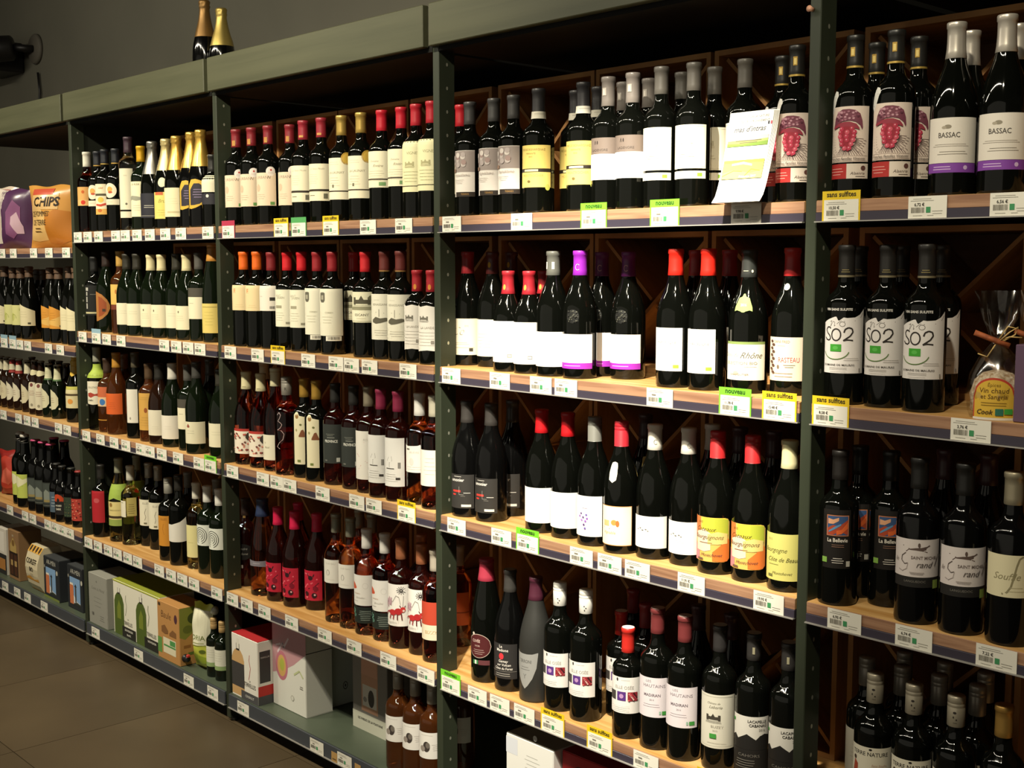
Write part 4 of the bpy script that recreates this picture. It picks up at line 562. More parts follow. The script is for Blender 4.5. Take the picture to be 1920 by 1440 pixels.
D('swing', 'st', 'dark', '#3a3a38', 'swing-top beer bottle with lime green label', [P(32, 40, 140, '#b6c05a'), C([(-32, 100, 126), (-10, 84, 132), (14, 96, 118), (32, 108, 124)], '#dcd8b0'), G([(-30, 62), (-10, 72), (12, 92), (28, 98)], 1.6, '#4a5a1c')], ck='swing', az=30, R=40, **BK)
D('swing2', 'st', 'black', '#c04a78', 'swing-top black beer bottle with framed grey label', [P(30, 40, 140, '#2c302c'), R(-26, 56, 26, 136, '#3e4440'), C([(-18, 60, 100), (-6, 60, 112), (6, 60, 104), (18, 60, 90)], '#7a8078'), R(-18, 60, 18, 70, '#8a7a4c'), R(-28, 46, 28, 47, '#8a8a80')], ck='crown', az=30, R=40, **BK)
D('orangebeer', 'be', 'black', '#2a2a2a', 'small black beer bottle with orange sunset label', [P(28, 30, 112, '#1c1a1a'), C([(-26, 84, 96), (-14, 82, 110), (0, 82, 112), (14, 84, 106), (26, 80, 92)], '#b8401c'), C([(-6, 82, 90), (0, 82, 98), (6, 82, 90)], '#1c1a1a'), T('DUCHESS', 0, 66, 9, '#c8c4b4', 0, .03, .7), T('DARK', 0, 52, 11, '#c8c4b4', 0, .03, .8)], ck='crown', az=34, R=33, **BK)
D('greenbeer', 'be', 'black', '#2a2c2a', 'small black beer bottle with dark green leafy label', [P(28, 30, 108, '#2e3a2c')] + [E(-22+(i*13 % 44), 36+(i*11 % 66), 3, 2.4, ('#4a5a3c', '#5a5238', '#3a4a34')[i % 3]) for i in range(20)], ck='crown', az=34, R=33, **BK)
D('redbeer', 'be', 'black', '#8a3030', 'small black beer bottle with mottled red label', [P(28, 26, 112, '#a83a30')] + [E(-22+(i*13 % 44), 30+(i*17 % 78), 3.4, 2.6, ('#c86a54', '#5a1c1a', '#d08a70')[i % 3]) for i in range(22)], ck='crown', az=34, R=33, **BK)
D('bluebeer', 'be', 'black', '#2a2a2a', 'small black beer bottle with blue-grey label edge', [P(26, 30, 112, '#4a5a68'), L(-18, 18, 90, 4, 12, '#a8b0b4', 2)], ck='crown', az=40, R=33, **BK)
D('topfizz', 'ch', 'black', '#8a6838', 'black sparkling bottle with bronze foil standing on the shelving top', [E(-6, 92, 16, 17, '#a8a89c'), E(-6, 92, 13, 14, '#5a5c54')], ck='foil', capl=118, met=.6, az=20)
D('topfizz2', 'ch', 'black', '#b09a54', 'black sparkling bottle with pale gold foil standing on the shelving top', [P(40, 40, 110, '#2a1c1a')], ck='foil', capl=120, met=.7, az=20)

# unit, shelf, design, "cap x, cap y, row depth in cm or foot y" ...
TAB = '''
4 1 grape 1605,69,6 1682,56.5,6 1645,84,14.5 1724.5,69,14.5
4 1 bassac 1795,41,6 1890,28,6 1822,61,15 1912,47,15
4 2 sulfite 1589,458,4.6 1666.5,458,765 1740,458,774 1613,461,16.5 1692,462,16.5 1768,460,16
4 3 belle 1574,842,4.4 1614,838,1114 1672,845,1130
4 3 grand 1726,858,1172 1812,868,1194
4 3 script 1903,884,1218
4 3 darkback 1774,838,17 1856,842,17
4 4 terre 1642,1260,6 1715,1281,6 1794,1305,6
4 4 goldcap 1884,1321,6
4 4 terre2 1665,1238,14 1745,1261,14 1825,1282,14 1697,1219,21 1773,1241,21 1849,1262,21 1627,1206,13
3 1 grape 1495.6,83.6,6 1465.6,113,14
3 1 photo 881,191,5 926,187,5 963,180,5
3 1 redback 864,197,13
3 1 yellow 1010,175,6 1094,158,6 1080,167,14 1122,163,15
3 1 band 1141,146,5 1187,136.7,5 1169,156,13 1217,147.5,13
3 1 cream 1240.6,125,6 1301.7,116.4,6 1279,136,14 1340.6,129.4,13 1397.5,119,10
3 2 cec 877,472,685
3 2 cec2 923.5,473,683 959,472.5,15
3 2 short 953,511,697 992,511,700 1020,512.6,13
3 2 greycap 1037.7,471,706
3 2 violet 1088,470,709.5
3 2 violet2 1129,472.5,704 1179,473.7,709.5
3 2 redwhite 1268,468,727 1329,466,731
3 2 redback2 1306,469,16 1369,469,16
3 2 rhone 1406,468,738
3 2 rasteau 1487,464.7,742
3 3 black3 876,752,965 921,752,976 961,750,963
3 3 redslant 1016,767.5,1000 1065,774.5,1011
3 3 dots 1115.5,781,1025
3 3 shield 1166,789,1039
3 3 year 1211,776,15
3 3 whitecap 1228.6,794,1049.4 1292,801.7,1062 1336,795,15
3 3 coteaux 1346.7,809,1078 1412.4,816,1093.5
3 3 beaune 1481.5,825,1111
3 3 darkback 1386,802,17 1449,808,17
3 4 oval 912.5,1046.5,1280.6
3 4 madone 956.6,1067,1297.6
3 4 greyshield 1005,1081,1318
3 4 osee 1050,1092,1333 1099,1104.6,1354
3 4 osee2 1178,1179.5,1387 1165,1156,13
3 4 redtop 1187.5,1142.5,20 1211,1166,14
3 4 hautain 1233.7,1140.7,1407 1285,1154,1428
3 4 chateau 1351,1171,6
3 4 lacap 1414.5,1186,6 1480,1206,6
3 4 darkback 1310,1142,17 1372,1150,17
2 1 beige 442,243.6,6 471,239.7,6 502,234.5,6 543,241,10
2 1 twobar 568,226.5,6 602,223,6
2 1 medal 640,217,6 676.4,212,6
2 1 brightred 715.4,207,6 752,202,6
2 1 castlered 780,197,6 809,190,6
2 2 orangecap 456,472.4,650 476,472,651
2 2 whitewrap 508,473,653 492,474.7,14
2 2 crestred 537.8,472.4,656 565,472.8,659
2 2 stamp 594,472.4,662 622.6,472.8,665
2 2 drawing 684.5,472,669 663,474.7,11
2 2 plough 720.7,471,673 751,470.8,677
2 2 smallred 782,514,680 809,514.8,684
2 3 leafrose 461,697,867 488.5,700,874
2 3 creamrose 515.6,690,880 495,694,15
2 3 scroll 537,706,888
2 3 bell 570,709.4,893 592.8,714,901
2 3 slate 628,718,907 662.7,724,914
2 3 pinkstroke 690.6,724.3,921
2 3 glassrose 714,730,930 746,733,937
2 3 peach 786.4,737,945
2 3 dullrose 814,741,951
2 4 blackoval 460,934,1106
2 4 bluecap 492,957,1118
2 4 pinkcap 520.7,951,1128 552,958.5,1139 592.4,947,13 559,942.6,15
2 4 tadpole 629.8,961,1168 657,970.5,1179 674,960,16 697,964,16
2 4 redsplash 687.5,991.7,1191 721.5,999.7,1203
2 4 fantasy 751.8,1009.8,1217 790,1020,1229.5 790,1001,14
2 4 coral 816,1031,1244
2 4 rosebehind 861,1050,19
2 5 hedgehog 747,1266,5 779,1285,5 811,1305,5 866,1322,17
1 1 orangetag 161.3,285.3,6
1 1 sunlabel 182,284,8 215.7,279,6
1 1 suntall 195.5,280.5,5
1 1 clearjar 239,257,5
1 1 yellowcap 263,274,6
1 1 silverfizz 284.3,265,6
1 1 paleyfizz 310.5,260.4,6
1 1 goldfizz 330,255,6
1 1 ringfizz 357.8,250,6 375.4,243.5,6
1 1 shortdark 397,290,6
1 2 vertical 175.7,481.5,6
1 2 halfmoon 198,472,6
1 2 ambercap 224.3,471,6
1 2 greenlab 237,480,6 256,476,7 330.7,491,7
1 2 greencream 282,477.7,6 302,477.4,6 349,475,6
1 2 greyneck 372,475,6
1 2 tallgold 397,458,6
1 2 yellowside 408,476,9
1 3 greenneck 180.5,651,804
1 3 amberorange 200,675,808
1 3 orangesq 217,661,812
1 3 brownback 231.6,663.6,14
1 3 narrow 252.4,660.4,820
1 3 ambertall 278,683,827
1 3 whiteblank 297,682,831
1 3 whitecap1 322,681,836
1 3 greyneck 351.4,683,841
1 3 crestlab 367.4,678,847 393,688,12
1 3 greenlab 412,690,852
1 4 redlab 188.5,872,1002
1 4 greencollar 221.4,859,1016 255.6,853.5,13
1 4 clearsq 243.5,872.7,1022
1 4 wavewhite 295.5,872.7,1019.6 278,868,13
1 4 orangelab 314.7,895.7,1051.6
1 4 slant 334,890,1061
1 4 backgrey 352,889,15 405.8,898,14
1 4 paleyel 367.4,904.6,1067
1 4 spiral 388,911.6,1076.5 410.5,916.7,1085
1 5 mini 400.3,1158.7,5 416,1165,5
0 2 cider1 8,503,6 53.7,500.8,6 130,497.5,6 142,500,6
0 2 cider2 24,502.5,6 38,501.7,6
0 2 cider3 94,501.7,6 109,502.5,6
0 2 ciderdark 70,506,13 80,507,13
0 3 beerw 2,672,6 12.5,673,6 51.7,678,6
0 3 beerr 23.7,674,6 35.8,675.8,6
0 3 beerlong 65,679,5 76.7,681,5
0 3 beergreen 90.8,685.8,6 107.5,687.5,6
0 3 beerplain 124,683,11 60,670,14 97,676,14 111,679,14
0 3 yellowneck 140,675,7
0 4 swing 37.5,815,6 45.8,817.5,5
0 4 swing2 66,822.5,5 80,827.5,5 95,831.7,5 101,820,13 120,823,13
0 4 bluebeer 106,868,5
0 4 orangebeer 112,871.7,4.5
0 4 greenbeer 133,876.7,4.5
0 4 redbeer 147.5,882.5,4.5
0 6 topfizz 383,1,12
0 6 topfizz2 415,25,13
'''
PLACED = {}                                            # (unit group, shelf) -> list of (x, y, r)
ROWS = []
for line in TAB.strip().splitlines():
    u, s, dn, *its = line.split(); u = int(u); s = int(s)
    for it in its:
        x, yt, dp = map(float, it.split(',')); ROWS.append([u, s, dn, x, yt, dp])
def shelf_z(u, s): return 1.9785 if s == 6 else top(u, s) + .0003
RANGE = dict(bx=(272, 322), bg=(275, 318), ch=(285, 330), fl=(300, 345), be=(215, 245), st=(250, 300), sq=(300, 335))
RANGE_D = dict(short=(235, 262), osee2=(240, 268), smallred=(235, 262), mini=(185, 215), beerlong=(222, 250), shortdark=(220, 262), swing=(255, 300), yellowneck=(240, 290))
# depth of every bottle, then heights per design
for r in ROWS:
    u, s, dn, x, yt, dp = r; d = DS[dn]; z = shelf_z(u, s); rr = d['R']*.001
    if dp > 50:
        best = None
        for i in range(60):
            Y = rr+.004+i*.003
            c = at(x, yt, Y); v = Vector((c.x, Y, z)); vd = (CAMP-v); vd.z = 0; vd.normalize(); f = proj(v+vd*rr*.97)
            e_ = abs(f[1]-dp)
            if best is None or e_ < best[0]: best = (e_, Y)
        Y = min(best[1], {(1, 3): .058, (1, 4): .12, (2, 3): .058, (2, 2): .055}.get((u, s), .115))
    else: Y = dp*.01
    r.append(max(Y, rr+.002))
CAND = sorted((abs(i)*.003*1.0+(abs(j)*.004*.25 if abs(j) < 6 else .006+(abs(j)-6)*.004*.8), i*.003, j*.004) for i in range(-26, 27) for j in range(-14, 40))
ROWS.sort(key=lambda r: (r[6] > .095, r[6] > .16, r[3]))
for r in ROWS:
    u, s, dn, x, yt, dp, Y = r; d = DS[dn]; rr = d['R']*.001; z = shelf_z(u, s)
    lst = PLACED.setdefault((1 if u in (1, 2, 3, 4) else 0, s), [])
    ymax = .248-rr if u in (1, 2, 3, 4) else .4
    def free(X, Y):
        pxs = [p for p in POST if abs(X-(p+.0115)) < rr+.0125]
        if s != 6 and Y-rr < .0505 and pxs: return False
        if Y < rr+.001: return False
        if u == 1 and X < POST[1]+.0245+rr: return False
        return all((X-a)**2+(Y-b)**2 > (rr+c+.0010)**2 for a, b, c in lst)
    found = None
    for cost, dx, dY in CAND:
        Yk = Y+dY
        if Yk > ymax or Yk < rr+.002: continue
        X = at(x, yt, Yk).x+dx
        if free(X, Yk): found = (X, Yk); break
    if not found: r.append(None); print('NO ROOM', r); continue
    lst.append((*found, rr)); r.append(found)
hs = {}
for r in ROWS:
    if r[7]: hs.setdefault(r[2], []).append((at(r[3], r[4], r[7][1]).z - shelf_z(r[0], r[1]))*1000)
for dn, l in hs.items():
    d = DS[dn]; l.sort(); m = l[len(l)//2]; lo, hi = RANGE_D.get(dn, RANGE[d['sh']]); d['hraw'] = m; d['h'] = min(max(m, lo), hi)
DBG = False
if DBG:
    for dn, d in DS.items(): print('H', dn, d.get('hraw'), d['h'])
    for r in ROWS: print('Y', r)
for dn, d in DS.items():
    if d['h']: make_design(d)
for r in ROWS:
    if not r[7]: continue
    u, s, dn = r[0], r[1], r[2]; d = DS[dn]; X, Y = r[7]
    e = empty(d['nm'], (X, Y, shelf_z(u, s)), math.radians(d['az']+random.uniform(-5, 5)))
    where = '' if s == 6 else f', {SN[s]}, {BAY[u]}' + (', back row' if r[5] < 50 and r[5] >= 10 and 'back row' not in d['desc'] else '')
    tag(e, d['desc']+where, d['cat'], d['desc']+where if len(hs[dn]) > 1 else None)
    for nm, me, _ in d['parts']: link(nm, me, e)
# ------------------------------------------------------------------ price tags in the rails
def xat(px, Y, z):
    y = 700.
    for _ in range(5): p = at(px, y, Y); y = proj((p.x, Y, z))[1]
    return p.x
TW = .069
def flat(u, v, l): return (u*.001, -.0004-.00006*l, v*.001)
CARD = '#dedace'
def tag_mesh(style, price, rnd):
    mb = MB().box(-TW/2, 0, 0, TW/2, .0005, .0365, mat(CARD, .5))
    els = [L(-31, 12, 31.5, 2, 3, '#a39f96', .8), L(6, 30, 11, 2, 4.2, '#9d998f', .8), bars(-29, 9, 24, 9, '#6a665c'), R(-2, 9, 6, 18.5, '#3f8a58'), L(-28, -6, 4.2, 1, 2, '#b3afa5', .7), L(0, 12, 4.2, 1, 2, '#b3afa5', .7)]
    els.append(T(price, -14, 22.4, 7, '#3a3630', 0, .012) if price else L(-22, -8, 22, 1, 3, '#7d786e', 2.6))
    return draw(mb, els, flat).mesh('price_tag')
HOLD = {'y': ('#d8b81c', 'sans sulfites', '#2e2610'), 'g': ('#6fc02c', 'nouveau', '#1f3a10'), 'G': ('#4f9a58', '', '#1f3a10'), 'p': ('#a8324c', '', '#3a1018'), 'b': ('#8aa8b8', '', '#2a3a44')}
def hold_mesh(st):
    c, s_, ink = HOLD[st]; mb = MB().box(-.0385, .0006, .0, .0375, .0010, .0520, mat(c, .5))
    if s_: draw(mb, [T(s_, 0, 45.4, 14 if st == 'g' else 12.4, ink, 0, .025, 1.)], lambda u, v, l: (u*.001, .0003, v*.001))
    return mb.mesh('coloured_holder')
TAGS = '''
4 1 y1577:10,50_€ w1739:6,72_€ w1896:6,56_€
4 2 y1557:8,58_€ w1820:3,76_€
4 3 w1583:6,95_€ w1713:6,74_€ w1868:7,22_€
3 1 w847 w978 g1113 g1246 w1399:9,98_€
3 2 w846 w937 w1014 w1061 w1237 g1378:11,78_€ y1461:15,48_€
3 3 w856 w940 g989 w1090 w1143 w1195 w1296:11,91_€ w1441:19,95_€
3 4 g845 w895 w937 w983 y1036 y1124 w1211 y1335
2 1 p428 y527 G560 y620 w690 w757
2 2 w432 w483 y521 w578 w630 w659 w693 w765
2 3 w436 w493 w519 w543 w605 w669 w701 y762
2 4 w436 w463 w496 w547 w609 w664 w728 w800
2 5 w456 w594 w646
1 1 w146 w164.5 w184.7 w217 w235 w257 w281 w310 w339 w394.6
1 2 w155 b180.5 w200 w227 w308 w330.7 w353 w375 w399
1 3 w162 w188.5 w214 w236 w263.6 w281 w303.5 w334 w373 g394.6
1 4 w166 w183.7 w203 w220.4 w239.6 w258 w298.7 w321 w342 w364 w409
1 5 w179.5 w260 w354 w399
0 1 w4 w25 w63 w91.7 w124
0 2 b8 b24 w37.5 w52 w91 w113
0 3 w6.7 w35 w51 w66 w110 w126
0 4 w19 w47.5 w61.7 w90 w104 w117 w131 w146
0 5 w10 w32.5 w51.7 w83
'''
_TM = {}
TN = {'w': 'white', 'y': 'yellow-headed', 'g': 'green-headed', 'G': 'mint-headed', 'p': 'pink-headed', 'b': 'blue-headed'}
for line in TAGS.strip().splitlines():
    u, s, *its = line.split(); u = int(u); s = int(s); zb = SH[u][s-1]; last = -99
    z0 = zb+.0012 if s < 5 else .0518
    yy = -.0052 if s < 5 else -.0068
    for it in its:
        st = it[0]; px, _, price = it[1:].partition(':'); price = price.replace('_', ' ')
        x = max(xat(float(px), yy, zb+.02), last+TW+.0012+(.004 if st != 'w' else 0))
        x = min(max(x, POST[u]+.024+TW/2), POST[u+1]-TW/2-.002)
        if x < last+TW+.001: continue
        last = x+(.004 if st != 'w' else 0)
        if ('t', price) not in _TM: _TM['t', price] = tag_mesh(st, price, random)
        o = link('price_tag', _TM['t', price]); o.location = (x, yy-.0005, z0)
        lab = f'{TN[st]} price tag' + (f' reading {price}' if price else '') + f' in the rail of the {SN[s]}, {BAY[u]}'
        tag(o, lab, 'price tag', f'price tags of the {SN[s]}, {BAY[u]}')
        if st != 'w':
            if ('h', st) not in _TM: _TM['h', st] = hold_mesh(st)
            link('coloured_holder', _TM['h', st], o)
for px in (627, 671):
    o = MB().box(-.014, 0, 0, .014, .0005, .028, mat('#b08a52', .6)).add([(-.009, -.0003, .006), (.009, -.0003, .006), (.009, -.0003, .010), (-.009, -.0003, .010)], [(0, 1, 2, 3)], mat('#6a5230')).build('kraft_tag')
    o.location = (xat(px, -.0068, .07), -.0075, .0518); tag(o, 'small brown kraft tag in the bottom rail of the rosé bay', 'price tag', 'kraft tags of the rosé bay')

# ------------------------------------------------------------------ cartons on the bottom shelf
def carton(name, label, x0, x1, y0, y1, z1, body, front=(), side=(), topc=None, z0=BASET+.0003, rz=0., group=None, cat='carton'):
    e = tag(empty(name, (x0, y0, z0), rz), label, cat, group); w_, d_, h_ = x1-x0, y1-y0, z1-z0
    m = mat(body, .5); MB().box(0, 0, 0, w_, d_, h_, m, .0015).build('carton_body', e)
    if topc: MB().box(.001, .001, h_+.0001, w_-.001, d_-.001, h_+.0012, mat(topc, .5)).build('top_flap', e)
    if front: draw(MB(), [R(1.6, 1.6, w_*1000-1.6, h_*1000-1.6, body)] + list(front), lambda u, v, l: (u*.001, -.0003-.0001*l, v*.001), 400.).build('front_print', e)
    if side: draw(MB(), [R(1.6, 1.6, d_*1000-1.6, h_*1000-1.6, body)] + list(side), lambda u, v, l: (w_+.0003+.0001*l, u*.001, v*.001), 400.).build('side_print', e)
    return e
def bottle_pic(u, v, s, c, c2=None, lean=0.):
    """outline of a wine bottle printed on cardboard, foot at (u, v), height 150*s"""
    o = [(-17, 0), (-17, 95), (-14, 108), (-7, 118), (-5, 150)]
    a = s*1.75
    L_ = [C([(u-17*a, v, v+92*s), (u-13*a, v, v+107*s), (u-7*a, v, v+117*s), (u+7*a, v, v+117*s), (u+13*a, v, v+107*s), (u+17*a, v, v+92*s)], c), R(u-4.5*a, v+115*s, u+4.5*a, v+133*s, '#2b2620'), R(u-3.4*a, v+120*s, u+3.4*a, v+146*s, '#d6d2c6')]
    if c2: L_.append(R(u-17*a, v+22*s, u+17*a, v+84*s, c2))
    return L_
wv = lambda u, v, k, c: G([(u, v), (u-3*k, v-16*k), (u+4*k, v-36*k), (u-1*k, v-56*k), (u-6*k, v-70*k)], 1.8*k, c)
carton('wine_carton', 'white and red wine carton with tan bottle picture, bottom shelf of rosé bay', -3.362, -3.206, .004, .16, .296, '#dcd8cf',
  bottle_pic(38, 6, 1.25, '#c09a68', '#3c3a3a') + [wv(108, 150, 1.15, '#a8202a'), T('LES', 108, 66, 7, '#4a453f'), T('TERRELLES', 108, 52, 19, '#3b3733', 0, 0, .78), R(56, 0, 156, 28, '#4a4a4c'), T('CINSAULT', 106, 14, 11, '#c8c6c0', 0, .01)],
  [R(0, 0, 150, 28, '#4a4a4c'), R(0, 28, 150, 60, '#b8322c'), R(6, 70, 44, 170, '#3c3a3a'), T('TERRELLES', 25, 150, 7, '#b9b6b0')], '#a8262a')
_pk = [C([(0, 100, 268), (60, 118, 268), (120, 150, 268), (186, 196, 268)], '#b98c92'), E(52, 132, 34, 46, '#b8707e'), E(52, 132, 24, 34, '#c9a060'), E(54, 136, 13, 20, '#a8ac48'), G([(30, 170), (60, 205), (64, 190), (92, 226)], 7, '#d6c4cc'), G([(20, 190), (48, 200)], 6, '#d6c4cc'), G([(120, 120), (150, 138), (170, 120)], 6, '#b9bf94'), E(110, 44, 9, 9, '#a8a69a'), E(110, 44, 6.5, 6.5, '#d2d0c8'), L(150, 170, 90, 2, 6, '#7a766c', 2)]
carton('wine_carton', 'large white carton with pink fruit splash, bottom shelf of rosé bay', -3.202, -3.018, .055, .150, .365, '#d5d4cc', _pk, [R(0, 196, 95, 198.5, '#2f302c'), R(0, 0, 95, 3, '#b9b9b0')])
carton('wine_carton', 'plain pale carton behind the pink fruit carton, bottom shelf of rosé bay', -3.225, -3.041, .153, .245, .36, '#c2c8c0', (), [E(60, 60, 9, 13, '#4a4c48'), E(60, 60, 6.5, 10, '#c2c8c0'), E(60, 60, 3, 5, '#4a4c48')])
carton('wine_carton', 'grey carton with rosé bottle picture, bottom shelf of rosé bay', -2.881, -2.713, .128, .23, .37, '#76726c',
  [R(0, 0, 168, 52, '#b9b9aa'), R(44, 60, 124, 250, '#b48a70'), R(50, 76, 118, 140, '#c2beb4'), E(92, 104, 15, 26, '#3a3632'), E(62, 96, 9, 8, '#8a8680'), C([(44, 170, 172), (50, 170, 226), (84, 170, 240), (118, 170, 226), (124, 170, 172)], '#bd9078'), T('LES FABLES DE LA FONTAINE', 86, 34, 9.5, '#33302c', 0, .01, .98)])
carton('wine_carton', 'plain grey carton with faint script, bottom shelf of white wine bay', -4.425, -4.268, .004, .13, .29, '#8d8c84', [T('Cuvée du Mistral', 78, 140, 16, '#6a6962', .5), E(70, 168, 5, 4, '#6f6e67'), L(40, 116, 106, 3, 16, '#6f6e67', 1), bars(24, 34, 18, 12, '#5f5e58'), L(90, 130, 40, 3, 8, '#74736b', 2)])
_tr = []
for k in (0, 1):
    o = k*178; _tr += bottle_pic(46+o, 0, 1.32, '#4a5a22', None) + [C([(30+o, 60, 100), (46+o, 60, 130), (62+o, 60, 110)], '#6f7a2c'), wv(104+o, 158, 1.1, '#3c4a24')]
    if k == 0: _tr += [T('LES', 118, 70, 7, '#4a453f'), T('TERRELLES', 116, 54, 19, '#3b3733', 0, 0, .8), R(70, 0, 178, 40, '#24221e'), T('SAUVIGNON', 122, 28, 11, '#cfccc2', 0, .02), T('BLANC', 122, 12, 10, '#cfccc2', 0, .02)]
    else: _tr += [T('TERRELLES', 302, 54, 19, '#3b3733', 0, 0, .8), R(248, 0, 366, 40, '#24221e'), T('SAUVIGNON', 305, 28, 11, '#cfccc2', 0, .02)]
carton('wine_carton', 'long white and lime carton with two green bottle pictures, bottom shelf of white wine bay', -4.238, -3.872, .016, .15, .297, '#d8d4c4', _tr + [R(0, 198, 366, 202, '#b9c03c')], (), '#8a9030')
bx = carton('wine_carton', 'brown kraft wine carton with tap and green print, bottom shelf of white wine bay', -3.865, -3.707, .004, .105, .297, '#b0814c',
  [T('Baule', 62, 158, 34, '#5a3a20', .1), E(132, 158, 11, 16, '#4a2a34'), R(0, 20, 30, 74, '#5c8a44'), R(40, 26, 130, 80, '#d2cbb0'), R(88, 58, 126, 76, '#4a8a4a'), R(44, 50, 128, 56, '#4a8a4a'), C([(30, 96, 116), (54, 92, 124), (76, 96, 108)], '#7a5430'), C([(86, 92, 100), (110, 92, 116), (134, 92, 110)], '#7a5430'), R(8, 186, 24, 196, '#4a3a24')],
  [C([(0, 100, 200), (20, 90, 200), (50, 110, 200), (101, 96, 200)], '#7a7c34'), E(56, 160, 26, 20, '#3c4420'), E(30, 124, 18, 14, '#5f6428'), R(14, 60, 40, 70, '#8a5c30'), R(30, 34, 62, 44, '#5c6a2c')])
tp = MB().lathe([(0, 0), (.013, 0), (.013, .004), (.009, .006), (.008, .015), (.010, .016), (.010, .021), (0, .022)], mat('#1d1b1c', .4), 16); t_ = tp.build('tap', bx); t_.location = (.1578, .018, .028); t_.rotation_euler = (0, PI/2, 0)
th = MB().box(-.016, -.006, .017, -.006, .006, .027, mat('#b0302e', .4), .002).build('tap_lever', t_)
carton('beer_pack', 'black beer carton with lighthouse and beer glass, beside the barrel-shaped pack', -4.90, -4.748, .022, .15, .265, '#23262a', ARM := [T('AR-MEN', 76, 150, 26, '#a8a69c', 0, .01, .95), R(22, 22, 118, 128, '#7a9cc4'), C([(22, 22, 40), (60, 22, 56), (90, 22, 34), (118, 22, 30)], '#c8ccd0'), R(70, 30, 82, 92, '#3a3c3c'), C([(66, 92, 94), (76, 92, 104), (86, 92, 94)], '#2a2c2c'), C([(22, 20, 92), (30, 20, 104), (50, 20, 104), (56, 20, 92)], '#c07048'), R(24, 96, 54, 104, '#dcd4c4'), C([(60, 20, 26), (90, 20, 32), (118, 20, 28)], '#2c3028'), E(134, 118, 8, 10, '#b9b6aa'), E(12, 128, 6, 7, '#8a887e'), R(0, 0, 152, 10, '#6f7a3c')], (), '#3a3d40', group='lighthouse beer cartons')
carton('beer_pack', 'black beer carton with lighthouse and beer glass, against the green post', -4.684, -4.546, .030, .15, .268, '#23262a', [(*e_[:2],) + e_[2:] if 0 else e_ for e_ in ARM[:-1]], (), '#3a3d40', group='lighthouse beer cartons')
carton('beer_pack', 'black beer carton set back between the two lighthouse cartons', -4.745, -4.60, .155, .26, .262, '#23262a', [T('AR-MEN', 70, 140, 26, '#a8a69c', 0, .01, .9)], (), '#3a3d40')
carton('beer_pack', 'brown kraft gift box with window showing two beers, bottom shelf of beer bay', -5.302, -5.188, .03, .13, .31, '#8a6a48', [C([(10, 14, 120), (57, 14, 128), (104, 14, 120)], '#2a1c14'), R(20, 20, 50, 110, '#4a2c1c'), R(62, 20, 94, 110, '#4a2c1c'), R(24, 60, 48, 84, '#a88a58'), R(66, 60, 92, 84, '#a88a58'), C([(22, 120, 150), (57, 120, 184), (92, 120, 150)], '#b09458'), E(57, 160, 16, 14, '#7a5c30'), T('BIO', 57, 192, 12, '#d2c8b0')])
carton('beer_pack', 'white and red striped beer carton, bottom shelf of beer bay', -5.43, -5.33, .03, .13, .30, '#cfc8bc', [R(0, 0, 100, 90, '#2c2a28'), R(0, 90, 12, 205, '#a8302c'), R(20, 100, 80, 190, '#e0dad0'), R(14, 20, 86, 70, '#a8743c')])
# barrel-shaped multipack
xb0, xb1 = -5.056, -4.93; e = tag(empty('beer_pack', (xb0, .006, BASET+.0003)), 'barrel-shaped cream and orange beer multipack with dark scalloped rim', 'carton')
pf = [(.030, 0), (.012, .03), (.003, .07), (.0, .10), (.003, .13), (.014, .165), (.032, .19)]; pb = [(.10, .19), (.115, .12), (.112, .05), (.10, 0)]
ring = pf+pb; n = len(ring); vs = [(x, y, z) for x in (0, xb1-xb0) for y, z in ring]; fs = [tuple(range(n-1, -1, -1)), tuple(range(n, 2*n))] + [(i, (i+1) % n, n+(i+1) % n, n+i) for i in range(n)]
MB().add(vs, [tuple(reversed(f)) for f in fs], mat('#cfc3a4', .5)).build('carton_body', e)
def barrel(u, v, l):
    z = v*.001
    for (a, b), (c, d_) in zip(pf, pf[1:]):
        if b <= z <= d_: return (u*.001, a+(c-a)*(z-b)/(d_-b)-.0006-.0001*l, z)
    return (u*.001, pf[-1][0]-.0006, z)
_cf = [R(0, 2, 126, 50, '#c8903c'), C([(0, 50, 56), (40, 50, 66), (80, 50, 54), (126, 50, 62)], '#c8903c'), R(0, 164, 126, 189, '#d0a048')] + [C([(10+i*30, 172, 186), (18+i*30, 164, 188), (26+i*30, 172, 186)], '#3a2a1c') for i in range(4)] + [T('COREFF', 60, 128, 30, '#2f2820', 0, .02, .95), T('BIO', 62, 96, 24, '#2f2820', 0, .02), L(44, 80, 76, 2, 7, '#a8987a', 1.6)]
draw(MB(), _cf, barrel, 400.).build('front_print', e)
# cartons under the fourth shelf of the leaflet bay
zt = at(949.5, 1373, .02).z; xw0 = at(949.5, 1373, .02).x; xw1 = at(1037.8, 1411, .02).x
bx = carton('wine_carton', 'white carton with grey carrying handle, bottom shelf of leaflet bay', xw0, xw1, .02, .19, zt, '#d8d7d2', [E(100, 250, 7, 7, '#b9b8b2'), R(0, 190, 40, 230, '#c9ccd4'), L(60, 120, 200, 4, 10, '#b3b2ac', 1.5)], (), '#8d897e')
MB().box(.045, .07, zt-BASET+.0015, .125, .105, zt-BASET+.0022, mat('#23211e', .8)).build('handle_slot', bx)
xr0 = at(1048, 1397, .06).x; zr = at(1048, 1397, .06).z
carton('wine_carton', 'red carton with black half disc, bottom shelf of leaflet bay', max(xr0, xw1+.004), max(xr0, xw1+.004)+.19, .045, .20, zr, '#a81c22', [C([(60+34*math.cos(PI*(1-i/10)), (zr-BASET)*1000-60, (zr-BASET)*1000-60+36*math.sin(PI*i/10)) for i in range(11)], '#1c1a1a')], (), '#8e1a20')

